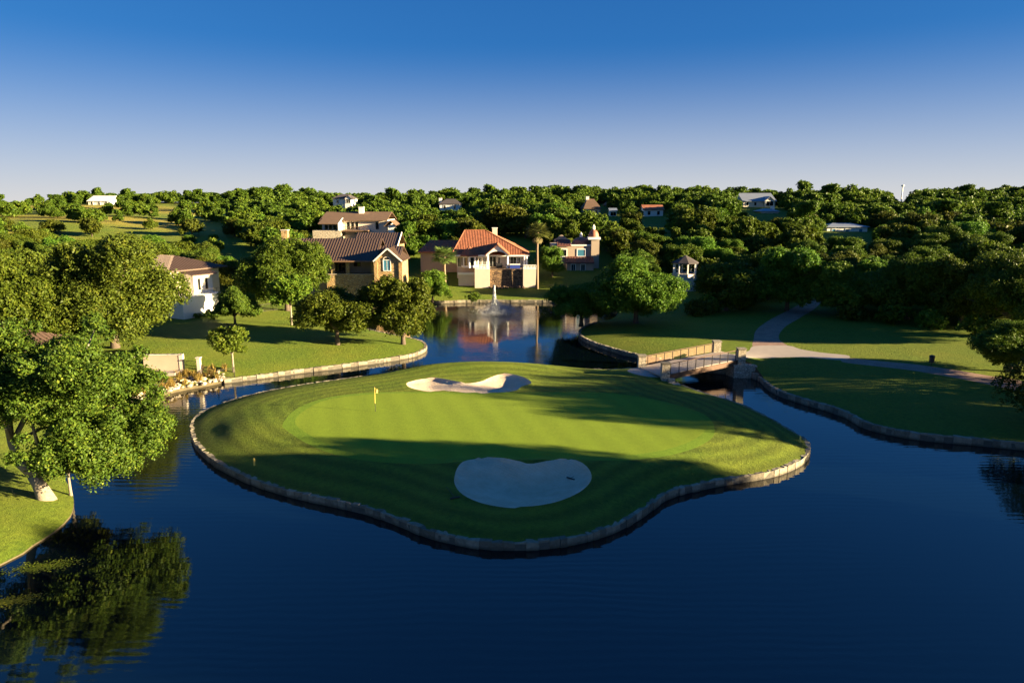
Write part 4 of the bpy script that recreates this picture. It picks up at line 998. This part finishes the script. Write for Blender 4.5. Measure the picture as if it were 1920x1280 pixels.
# ------------------------------------------------------------------ domed villa
def domed_villa():
    y0 = 160.0; o = at_y(1080, 500, y0); zg = gz(o.x, y0); root = empty('domed_villa', (o.x, y0, 0), 0, 'tan stucco villa with two copper domes and white window surrounds', 'house')
    def X(px, y=y0): return at_y(px, 470, y).x - o.x
    def Zy(py, y=y0): return at_y(1080, py, y).z
    MB().box(X(1036), X(1109), 0, 12, zg-1, Zy(460)).build('wall', M['tan'], root)
    MB().box(X(1070), X(1110), -.15, 0, Zy(461), Zy(458.5)).build('cornice', M['trim'], root)
    tw = MB().box(X(1108)+.03, X(1123), -.4, 1.9, zg-1, Zy(449)).build('tower', M['tan'], root)
    MB().box(X(1102), X(1125), -.7, 2.3, Zy(449), Zy(444.5)).build('cornice', M['trim'], tw)
    def dome(cx, cy, z, r, h, nm, par):
        d = MB().lathe([(r*math.cos(a), h*math.sin(a)) for a in np.linspace(0, 1.45, 9)], (cx, cy, z), 20).build(nm, M['dome'], par, True)
        zz = z+h*.98; MB().lathe([(.25,-.1),(.35,.1),(.30,.45),(.36,.6),(.12,1.0),(.03,1.2)], (cx, cy, zz), 10).build('finial', M['trim'], d)
    dome(X(1113), .8, Zy(444.5), 1.25, 1.75, 'tower_dome', root); dome(X(1091), 2.6, Zy(458.5), 2.2, 1.6, 'dome', root)
    roof_faces(root, [[(X(1044),-.3,Zy(460)),(X(1071),-.3,Zy(460)),(X(1071),3,Zy(452)+.2),(X(1044),3,Zy(452)+.2)]], M['tile_dark'], (.36,.24,.09), 'tile_roof')
    n = 16; xs = np.linspace(X(1040), X(1069), n); m_ = n+2
    pr = [(x, Zy(450)+1.05*math.exp(-((x-(X(1040)+X(1069))/2)/.95)**2)) for x in xs]; outl = [(xs[0], Zy(455)), *pr, (xs[-1], Zy(455))]; m_ = len(outl)
    MB().add([(x,3.1,z) for x, z in outl]+[(x,3.5,z) for x, z in outl], [tuple(range(m_)), tuple(range(2*m_-1,m_-1,-1))]+[(i,m_+i,m_+(i+1)%m_,(i+1)%m_) for i in range(m_)]).build('parapet', M['tan'], root)
    window(root, X(1083), X(1097), Zy(480), Zy(468), 0, .2, 'glass_blue', 'trim', 0); window(root, X(1050), X(1062), Zy(480), Zy(468), 0, .2, 'glass', 'trim', 0)
    zl = Zy(481); roof_faces(root, [[(X(1060),-3,zl-1.2),(X(1112),-3,zl-1.2),(X(1112),-.02,zl),(X(1060),-.02,zl)]], M['tile_dark'], (.36,.24,.09), 'lower_roof')
    MB().box(X(1062), X(1111), -2.6, -.02, zg-1, zl-1.3).build('lower_wall', M['tan'], root)
    for a in (1070, 1088): window(root, X(a), X(a+7), zl-3.0, zl-1.6, -2.6, .12)
domed_villa()

# ------------------------------------------------------------------ gazebo
def gazebo():
    y0 = 140.0; p = at_y(1284, 512, y0); root = empty('gazebo', p, 0, 'open gazebo with dark hipped roof on white columns among the trees', 'gazebo')
    zg = gz(p.x, y0)-p.z
    MB().lathe([(2.6,zg-.3),(2.6,-.02)], n=8).build('plinth', M['cream'], root)
    f = []; h0, h1 = 2.2, 3.7
    for k in range(8):
        a0, a1 = 2*math.pi*k/8, 2*math.pi*(k+1)/8; f.append([(2.8*math.cos(a0),2.8*math.sin(a0),h0),(2.8*math.cos(a1),2.8*math.sin(a1),h0),(0,0,h1)])
    roof_faces(root, f, M['dark_roof'], None, 'roof', .15)
    for k in range(8):
        a = 2*math.pi*k/8; x, y = 2.3*math.cos(a), 2.3*math.sin(a)
        MB().box(x-.13, x+.13, y-.13, y+.13, 0, h0).build('column', M['trim'], root)
        a2 = 2*math.pi*(k+1)/8; x2, y2 = 2.3*math.cos(a2), 2.3*math.sin(a2)
        MB().bar((x,y,h0-.15), (x2,y2,h0-.15), .14, .22).build('beam', M['trim'], root)
        if k not in (5, 6): MB().bar((x,y,.75), (x2,y2,.75), .06).bar((x,y,.15), (x2,y2,.15), .06).build('railing', M['trim'], root)
gazebo()

# ------------------------------------------------------------------ left neighbour, garden wall, fences, rocks
def left_house():
    p = at_y(-15, 640, 66); zg = gz(p.x, p.y); root = empty('bungalow', (p.x, p.y, 0), math.radians(-12), 'brown metal roofed house at the left picture edge behind the leaning oak', 'house')
    MB().box(-9, 2.2, -5, 6, zg-.5, zg+3.6).build('wall', M['cream'], root)
    roof_faces(root, hip(-9, 2.2, -5, 6, zg+3.6, zg+6.2, -5, -1.5, None, .7), M['brown_metal'], SEAM)
    window(root, -.8, .8, zg+.6, zg+2.6, -5, .1); window(root, -4.5, -2.5, zg+.6, zg+2.6, -5, .1); window_x(root, -2, 0, zg+.6, zg+2.6, 2.2)
left_house()
def garden_wall():
    a, b = ground_at(272, 695), ground_at(341, 698); root = empty('garden_wall', a, 0, 'low plastered garden wall beside the iron gate at left', 'wall')
    d = b-a; d.z = 0; n = Vector((-d.y, d.x, 0)).normalized()*.15; h = 1.75
    vs = [Vector((0,0,-.4))-n, d+Vector((0,0,-.4))-n, d+Vector((0,0,-.4))+n, Vector((0,0,-.4))+n]
    MB().add(vs+[v+Vector((0,0,h+.4)) for v in vs], [(0,3,2,1),(4,5,6,7),(0,1,5,4),(1,2,6,5),(2,3,7,6),(3,0,4,7)]).build('panel', M['tan'], root)
    MB().bar((0,0,h+.04), d+Vector((0,0,h+.04)), .42, .08).build('coping', M['cream'], root)
    e = d+Vector((.1,0,0)); MB().box(e.x-.2,e.x+.2,e.y-.2,e.y+.2,-.4,h+.12).build('end_post', M['cream'], root)
    pa = MB().slab([(-1,-1.8,.06),(d.x,d.y-1.6,.06),(d.x,d.y-.2,.06),(-1,-.2,.06)], .3).build('patio', M['concrete'], root)
garden_wall()
def iron_fence(pts, label, h=1.2, sp=.13, post=True):
    P = [ground_at(*p) for p in pts]; root = empty('iron_fence', P[0], 0, label, 'fence'); o = P[0].copy()
    for a, b in zip(P, P[1:]):
        a, b = a-o, b-o; L_ = (b-a).length; up = Vector((0,0,1))
        MB().bar(a+up*h*.95, b+up*h*.95, .035).bar(a+up*.12, b+up*.12, .035).build('rail', M['iron'], root)
        k = max(2, int(L_/sp)); m = MB()
        for i in range(1, k): q = a.lerp(b, i/k); m.bar(q+up*.05, q+up*h, .016)
        tag(m.build('pickets', M['iron'], root), kind='stuff')
        for q in (a, b): MB().bar(q-up*.2, q+up*(h+.08), .07).build('post', M['iron'], root)
iron_fence([(343,699),(372,702)], 'iron gate panel between the garden wall and a cream post', 1.5)
iron_fence([(380,703),(408,711),(440,707)], 'low iron fence sloping down to the stone wall end', 1.1)
iron_fence([(444,590),(478,587),(512,582),(540,580)], 'dark iron fence along the lawn behind the small oak', 1.3)
iron_fence([(1012,545),(1040,545),(1062,546)], 'pale garden fence right of the tall palm', 1.2)
gp = ground_at(375, 703); o = MB().box(-.18,.18,-.18,.18,-.4,1.9).box(-.26,.26,-.26,.26,1.9,2.0).build('gate_post', M['cream']); o.location = gp
tag(o, 'cream gate post with flat cap standing by the iron gate', 'gate post')
def riprap():
    rr = random.Random(8); mb = MB(); L_ = lake_run(seg_w['left'][8], seg_w['left'][-1])
    for i in range(520):
        p = L_[rr.randrange(len(L_))]; t = rr.random()**1.3*3.2; x, y = p[0]-.35*t+rr.uniform(-.4,.4), p[1]+.93*t-.25; z = gz(x, y)
        r = rr.uniform(.10,.32); q = []
        n = 6
        for rz_, s in ((-.5,.8),(.1,1),(.6,.6)):
            for k in range(n): a = 6.283*k/n+rr.uniform(-.3,.3); q.append((x+r*s*math.cos(a)*rr.uniform(.8,1.2), y+r*s*math.sin(a)*rr.uniform(.8,1.2), z-.03+r*rz_*.8+rr.uniform(-.03,.03)))
        f = [(l*n+k, l*n+(k+1)%n, (l+1)*n+(k+1)%n, (l+1)*n+k) for l in (0,1) for k in range(n)]+[tuple(2*n+k for k in range(n))]
        mb.add(q, f)
    tag(mb.build('riprap', M['rock']), 'pale loose stones heaped along the left water edge', 'stones', kind='stuff')
    rng = np.random.default_rng(2); V = []; F = []; T_ = []
    for i in range(150):
        p = L_[rr.randrange(len(L_))]; t = rr.uniform(.6, 4.2); x, y = p[0]-.35*t+rr.uniform(-.5,.5), p[1]+.93*t; z = gz(x, y); tn = rr.uniform(.2,.9)
        for k in range(46):
            a = rr.uniform(0, 6.28); l = rr.uniform(.35,.85); sp = rr.uniform(.1,.55); d = Vector((math.cos(a)*sp, math.sin(a)*sp, 1)).normalized()*l; s = Vector((-math.sin(a), math.cos(a), 0))*.018
            q = Vector((x+rr.uniform(-.12,.12), y+rr.uniform(-.12,.12), z-.03)); b = len(V); m = q+d*.6; e = q+d+Vector((math.cos(a), math.sin(a), -.5))*l*.3*sp
            V += [q-s, q+s, m+s, m-s, e, e]; F += [(b,b+1,b+2,b+3),(b+3,b+2,b+4,b+5)]; T_ += [tn, tn]
    me = np_mesh('straw_grass', V, F); a = me.attributes.new('tint', 'FLOAT', 'FACE'); a.data.foreach_set('value', np.array(T_, np.float32))
    tag(link('straw_grass', me, M['straw']), 'yellow ornamental grass tufts among the loose stones', 'grass', kind='stuff')
riprap()

# ------------------------------------------------------------------ palms
def palm(px, py, D, h, cr, nf, label, skirt=True):
    p = at_y(px, py, D); p.z = gz(p.x, p.y); root = empty('palm_tree', p, 0, label, 'palm tree'); rr = random.Random(int(px))
    MB().tube([(0,0,-.3),(.05,0,h*.3),(0,.05,h*.7),(.05,0,h)], [.36,.26,.21,.24], 10).build('trunk', M['palm_bark'], root, True)
    V = []; F = []; T_ = []
    def frond(a, el, l, tn):
        d = Vector((math.cos(a)*math.cos(el), math.sin(a)*math.cos(el), math.sin(el))); s = Vector((-math.sin(a), math.cos(a), 0)); c = Vector((.05,0,h))
        m = c+d*l*.5; n_ = 15
        b = len(V); V.extend([c-s*.02, c+s*.02, m+s*.02, m-s*.02]); F.append((b,b+1,b+2,b+3)); T_.append(tn)
        up = s.cross(d)
        for k in range(n_):
            t = -1.25+2.5*k/(n_-1); dd = (d*math.cos(t)+s*math.sin(t)); e = m+dd*l*.62*(1-.12*abs(t))-Vector((0,0,.22*l*rr.uniform(.4,1))); w = (s*math.cos(t)-d*math.sin(t))*.085; q = m.lerp(e, .5)+up*.03*(-1)**k
            b = len(V); V.extend([m, q-w, e, q+w]); F.append((b,b+1,b+2,b+3)); T_.append(max(0, min(1, tn+rr.uniform(-.15,.15))))
    for k in range(nf): frond(k*2.399, math.asin(-.35+1.3*((k+.5)/nf)) if -.35+1.3*((k+.5)/nf) < 1 else 1.3, cr*rr.uniform(.85,1.1), .45+.2*rr.random())
    me = np_mesh('fronds', V, F); a = me.attributes.new('tint', 'FLOAT', 'FACE'); a.data.foreach_set('value', np.array(T_, np.float32)); link('fronds', me, M['palm_leaf'], root)
    if skirt:
        V = []; F = []; T_ = []
        for k in range(26): frond(k*2.399, -1.0-.4*rr.random(), cr*.75, .95)
        me = np_mesh('dead_fronds', V, F); a = me.attributes.new('tint', 'FLOAT', 'FACE'); a.data.foreach_set('value', np.array(T_, np.float32)); link('dead_fronds', me, M['straw_dull'], root)
    crowns.append((p.x, p.y, 2))
M['straw_dull'] = leaf_mat('dead_fronds', (.12,.085,.045), (.20,.15,.08), (.26,.20,.11), .2)
palm(1007, 535, 144, at_y(1007, 436, 144).z-gz(at_y(1007,535,144).x, 144), 2.6, 54, 'tall slim fan palm in front of the villa terrace')
palm(834, 530, 143, at_y(834, 482, 143).z-gz(at_y(834,530,143).x, 143), 2.9, 50, 'short bushy fan palm left of the villa', False)

# ------------------------------------------------------------------ houses on the far hill
FOOT = [(-24,143,9,172),(-52,126,-15,156),(-62,184,-28,212),(6,156,26,176),(30,134,42,146)]
def far_house(px0, px1, eave, ridge, D, roof, wall, label, kind='hip', chim=None, name='hill_house', depth=11, gable_px=None, pane='glass'):
    c = at_y((px0+px1)/2, eave, D); zg = gz(c.x, D+depth/2); root = empty(name, (c.x, D, 0), 0, label, 'house')
    k = (at_y(px1, eave, D).x-at_y(px0, eave, D).x)/2-.5; ze = c.z; zr = at_y(0, ridge, D+depth/2).z
    FOOT.append((c.x-k-3, D-3, c.x+k+3, D+depth+3))
    MB().box(-k, k, 0, depth, min(zg, ze-3)-1, ze).build('wall', M[wall], root)
    if kind == 'hip': fs = hip(-k, k, 0, depth, ze, zr, -k*.45, k*.45)
    else: fs = gable_x(-k, k, 0, depth, ze, zr)
    roof_faces(root, fs, M[roof], None)
    if kind != 'hip':
        for s in (-1, 1): MB().add([(s*k,0,ze),(s*k,depth,ze),(s*k,depth/2,zr-.15)], [(0,1,2) if s < 0 else (2,1,0)]).build('gable', M[wall], root)
    if gable_px:
        x0, x1 = at_y(gable_px[0], eave, D).x-c.x, at_y(gable_px[1], eave, D).x-c.x; za = at_y(0, gable_px[2], D).z
        MB().add([(x0,-1.5,zg-1),(x1,-1.5,zg-1),(x1,-1.5,ze),((x0+x1)/2,-1.5,za-.2),(x0,-1.5,ze),(x0,.5,zg-1),(x1,.5,zg-1),(x1,.5,ze),((x0+x1)/2,.5,za-.2),(x0,.5,ze)],
                 [(0,1,2,3,4),(9,8,7,6,5),(0,5,6,1),(1,6,7,2),(2,7,8,3),(3,8,9,4),(4,9,5,0)]).build('porch_gable', M[wall], root)
        roof_faces(root, gable_y(x0, x1, -1.5, depth/2, ze, za, .4), M[roof], None, 'porch_roof')
        window(root, x0+.5, x1-.5, ze-2.2, ze-.3, -1.5, .15, pane)
    n = max(2, int(2*k/3.2))
    for i in range(n):
        x = -k+(i+.5)*2*k/n
        if gable_px and x0-.8 < x < x1+.8: continue
        window(root, x-.5, x+.5, ze-2.1, ze-.7, 0, .12, pane, 'trim', 0)
    window_x(root, depth*.35, depth*.6, ze-2.1, ze-.7, k, .12)
    if chim: chimney(root, at_y(chim[0], eave, D+depth*.5).x-c.x, depth*.5, zr-1.5, at_y(0, chim[1], D+depth*.5).z, 1.2, M['white'])
    return root
M['white_roof'] = plain('white_metal_roof', (.72,.72,.70), .5, .05, .6)
far_house(163, 207, 376, 367, 330, 'white_roof', 'white', 'white roofed house on the left skyline beyond the yellow field', 'gable')
far_house(622, 662, 372, 364, 330, 'dark_roof', 'white', 'white house with dark roof on the skyline above the long brown house', 'hip', None, gable_px=(648, 660, 366))
far_house(822, 864, 382, 373, 300, 'dark_roof', 'white', 'white house with dark hipped roof on the hill above the red villa', 'hip', (826, 372))
far_house(1094, 1128, 391, 373, 270, 'brown_shingle', 'tan', 'house with steep brown roof and white chimney on the central skyline', 'hip', (1101, 369), depth=14)
far_house(1142, 1158, 394, 390, 262, 'grey_roof', 'white', 'small pale shed right of the steep brown roof', 'gable', None, 'hill_shed', 5)
far_house(1206, 1246, 392, 384, 255, 'tile', 'white', 'sunlit white house with orange tiled roof on the hill', 'gable', None, depth=8)
far_house(1392, 1456, 376, 362, 290, 'grey_roof', 'cream', 'cream house with blue grey metal roof and gabled porch on the right skyline', 'gable', None, depth=14, gable_px=(1432, 1450, 368))
far_house(1426, 1462, 396, 391, 262, 'grey_roof', 'cream', 'low grey roofed house with white chimney below the blue grey house', 'hip', (1448, 387), depth=8)
far_house(1548, 1630, 425, 418, 205, 'grey_roof', 'white', 'long pale house half hidden in the right wood', 'hip', None, pane='glass_blue', depth=8)
far_house(1133, 1146, 385, 379, 300, 'tile', 'cream', 'small cream house peeping through trees on the central hill', 'hip', None, depth=8)
mp_ = at_y(1690, 375, 420); ms = empty('mast', (mp_.x, 420, gz(mp_.x, 420)), 0, 'slim pale mast standing on the right skyline', 'mast')
hm = at_y(1690, 347, 420).z-ms.location.z
MB().tube([(0,0,-.5),(0,0,hm-1)], [.45,.3], 8).build('pole', M['trim'], ms); MB().lathe([(.3,hm-1),(.9,hm-.7),(.9,hm),(.3,hm+.1)], n=10).build('head', M['trim'], ms)
# road behind the villa
M['asphalt'] = plain('asphalt', (.055,.055,.058), .9, .2, 1.5)

# ------------------------------------------------------------------ woods: copies kept clear of the houses and views
CLEAR = [  # px0, py0, px1, py1, distance of what must stay visible
 (592,432,756,528,128),(778,425,1012,540,145),(590,395,672,440,190),(700,400,745,436,190),(1034,426,1126,500,160),(1256,470,1312,512,140),
 (160,363,210,378,330),(624,363,662,375,330),(818,371,866,385,300),(1092,368,1130,398,270),(1140,389,1160,399,262),(1206,383,1248,404,255),(1394,360,1458,382,290),(1426,386,1462,397,262),(1560,421,1628,431,205),
 (258,480,392,600,104),(675,388,684,400,199),(531,430,548,446,139),(1684,345,1697,372,420),
 (1090,395,1140,425,235),(930,440,1010,468,200),(752,455,775,490,150),(430,450,470,470,170),
]
FIELD = [(0,380,430,436)]                 # open golden field at left: only few trees
NAMES = ['oak_tree']
def clear_ok(x, y, z, r, h):
    u, v, d = proj((x, y, z+h*.5)); a = r*FPX/d*.92; b = h*.5*FPX/d
    for x0, y0, x1, y1, D in CLEAR:
        if y < D+9 and u+a > x0 and u-a < x1 and v+b > y0 and v-b < y1:
            if abs(y-D-4) < 9 or y < D+4: return False
    return True
def free(x, y, r, gap=.62):
    for a, b, q in crowns:
        if (a-x)**2+(b-y)**2 < ((r+q)*gap)**2: return False
    return True
cand = []
def region(y, x):
    u = 960+FPX*x/(y*CP+1)
    if u < 470: return 'left'
    if u < 1130: return 'mid'
    return 'right'
GRP = {'left': 'oaks on the left hillside field', 'mid': 'oaks of the wooded slope behind the houses', 'right': 'oaks of the right hillside wood'}
MARKS = [('the white terrace house',330,540),('the white skyline roof at left',185,370),('the stone house chimney',541,436),('the long brown house',660,410),('the stone gabled house',700,470),
         ('the red villa roof',890,445),('the villa chimney',928,432),('the tall palm',1008,430),('the domed villa',1090,450),('the gazebo',1284,485),('the steep brown roof on the hill',1110,382),
         ('the orange tiled hill house',1226,392),('the blue grey hill house',1424,370),('the pale mast',1690,360),('the brick path end',1520,560),('the pale house in the right wood',1590,425),('the dark roofed hill house',843,378),('the oak at the right edge',1885,600),('the broad left oak',215,520)]
ORD = ['nearest', 'second', 'third', 'fourth', 'fifth', 'sixth', 'seventh', 'eighth', 'ninth', 'tenth', 'eleventh', 'twelfth', 'thirteenth', 'fourteenth', 'fifteenth', 'sixteenth', 'seventeenth', 'eighteenth', 'nineteenth', 'twentieth']
placed = []
def label_trees():
    """each tree is told by its rank in one direction from the landmark nearest to it in view"""
    sect = {}
    for o, u, v, col_, s in placed:
        m = min(MARKS, key=lambda q: (q[1]-u)**2+((q[2]-v)*1.6)**2); a = math.degrees(math.atan2(m[2]-v, u-m[1])) % 360
        d = ['right of', 'up right of', 'above', 'up left of', 'left of', 'down left of', 'below', 'down right of'][int(((a+22.5) % 360)//45)]
        sect.setdefault((m[0], d), []).append((math.hypot(u-m[1], v-m[2]), o, col_, s))
    for (mk, d), L in sect.items():
        L.sort(key=lambda q: q[0])
        for i, (_, o, c, s) in enumerate(L):
            n = ORD[i] if i < len(ORD) else 'outer ' + ORD[min(i-len(ORD), 19)]
            o['label'] = f"{'large' if s > 1.05 else 'small' if s < .85 else 'rounded'} {c} oak, {n} {d} {mk}"
COLN = ['green', 'dark green', 'olive', 'bright green', 'olive', 'deep green']
rng = random.Random(21); n_ind = 0; stuff = []
rows = []
for _ in range(9000):
    y = 92+ (rng.random()**.75)*330; hw = .80*y+12; x = rng.uniform(-hw, hw); rows.append((y, x))
rows.sort()
inlake = inside(np.array([(x, y) for y, x in rows]), LAKE); dl = dist(np.array([(x, y) for y, x in rows]), LAKE); zs = land_z([(x, y) for y, x in rows])
near_path = np.minimum(dist(np.array([(x, y) for y, x in rows]), BRICK_N), dist(np.array([(x, y) for y, x in rows]), CONC))
for i, (y, x) in enumerate(rows):
    if inlake[i] or dl[i] < 5 or near_path[i] < 5: continue
    u, v, d = proj((x, y, zs[i]))
    if y < 135 and -62 < x < 38: continue                      # open lawns and the lake surrounds are planted by hand
    if y < 112 and x >= 38 and v > 596: continue
    if y < 100 and x < -40: continue
    s = (rng.uniform(.62, 1.15) if rng.random() < .75 else rng.uniform(1.0, 1.5))*(1.0 if y > 170 else 1.1); k = rng.randrange(6); r = 4.6*s; h = 7.8*s*rng.uniform(.92, 1.12)
    if any(a-r*.5 < x < c_+r*.5 and b-r*.5 < y < d_+r*.5 for a, b, c_, d_ in FOOT): continue
    fld = 0 < u < 440 and y > 175
    if fld: s *= .66; r *= .66; h *= .7
    if not clear_ok(x, y, zs[i], r, h): continue
    if not free(x, y, r, .60 if y < 300 else .52): continue
    uc, vc, dc = proj((x, y, zs[i]+h*.5)); ra = r*FPX/dc*.8; rb = h*.42*FPX/dc
    if any(uc+ra > x0 and uc-ra < x1 and vc+rb > y0 and vc-rb < y1 for x0, y0, x1, y1 in FIELD) and rng.random() < .93: continue
    crowns.append((x, y, r)); sc = (s, s, h/7.8)
    if n_ind < 285 and abs(uc-960) < 1010:
        g = region(y, x); sc = (s, s, h/7.8) if y >= 165 else (s*.92, s*.92, h/9.6)
        t = plant((MID if y < 165 else FAR)[k], 'oak_tree', (x, y, zs[i]-.05), rng.uniform(0, 6.28), sc, None, 'tree', GRP[g]); n_ind += 1
        placed.append((t, uc, vc, COLN[k], s))
    else: stuff.append((x, y, zs[i], rng.uniform(0, 6.28), s, h/7.8, k))
label_trees()
print('individual trees', n_ind, 'far trees', len(stuff))
def far_wood(stuff):
    """the rest of the wood, beyond the trees one can pick out, as one mass"""
    src = []
    for kd in FAR:
        me = kd.crown; n = len(me.vertices); co = np.empty(n*3, np.float32); me.vertices.foreach_get('co', co); t = np.empty(len(me.polygons), np.float32); me.attributes['tint'].data.foreach_get('value', t)
        co = co.reshape(-1, 4, 3); sel = np.random.default_rng(1).random(len(co)) < .42; src.append((co[sel], t[sel]))
    VV = []; TT = []
    for x, y, z, a, s, sz, k in stuff:
        co, t = src[k]; c_, s_ = math.cos(a), math.sin(a); m = co.mean(1, keepdims=True); co = m+(co-m)*1.45
        X_, Y_ = co[..., 0]*s, co[..., 1]*s
        VV.append(np.stack([X_*c_-Y_*s_+x, X_*s_+Y_*c_+y, co[..., 2]*sz+z-.1], -1)); TT.append(np.clip(t+(k-2.5)*.05, 0, 1))
    V = np.concatenate(VV).reshape(-1, 3); me = np_mesh('far_woodland', V, np.arange(len(V)).reshape(-1, 4)); a = me.attributes.new('tint', 'FLOAT', 'FACE'); a.data.foreach_set('value', np.concatenate(TT).astype(np.float32))
    tag(link('far_woodland', me, M['leaf_oak']), 'distant oak woodland along the hilltop skyline', 'woodland', kind='stuff')
if stuff: far_wood(stuff)
# shrubs and undergrowth
for i, (px, py, s, lab) in enumerate(((1345,585,2.3,'dark rounded shrub left of the path under the wide oak'),(1385,580,2.2,'dark shrub nearest the brick path entrance'),(1312,590,2.0,'shrub at the right foot of the huge live oak'),
        (885,537,1.3,'flowering shrub at the foot of the terrace block'),(1045,553,1.3,'shrub beside the pale garden fence'),(1600,600,2.0,'low shrub under the bright tree right of the path'),(1670,606,2.2,'shrub under the dark broad oak in the right wood'),(1745,616,2.0,'shrub at the sunny edge of the right wood'),(1830,628,2.0,'shrub behind the dark oak at the right edge'))):
    p = ground_at(px, py); plant(BUSH[i % 3], 'shrub', (p.x, p.y, p.z-.05), i*1.3, s, lab, 'shrub')

# flat patches of leaves on the water near the left bank
for px_, py_, w_, lab_ in ((78,1062,1.9,'yellow green patch of leaves on the water nearest the left bank'),(14,1128,1.7,'patch of leaves on the water at the lower left picture edge')):
    c = at(px_, py_, 0); rg = np.random.default_rng(int(px_)); n = 900
    q = np.column_stack([rg.normal(size=n)*w_*.45, rg.normal(size=n)*w_*.16, rg.uniform(.004, .03, n)]); q[:, 1] += q[:, 0]*.28
    a = rg.uniform(0, 6.28, n); l = rg.uniform(.03, .08, n); A_ = np.column_stack([np.cos(a)*l, np.sin(a)*l, rg.uniform(-.01, .02, n)]); B_ = np.column_stack([-np.sin(a)*l*.6, np.cos(a)*l*.6, np.zeros(n)])
    V = np.stack([q-A_, q-B_, q+A_, q+B_], 1).reshape(-1, 3); me = np_mesh('leaf_patch', V, np.arange(4*n).reshape(-1, 4)); t_ = me.attributes.new('tint', 'FLOAT', 'FACE'); t_.data.foreach_set('value', rg.uniform(.4, 1, n).astype(np.float32))
    o = link('leaf_patch', me, M['leaf_olive']); o.location = c; tag(o, lab_, 'weed', kind='stuff')
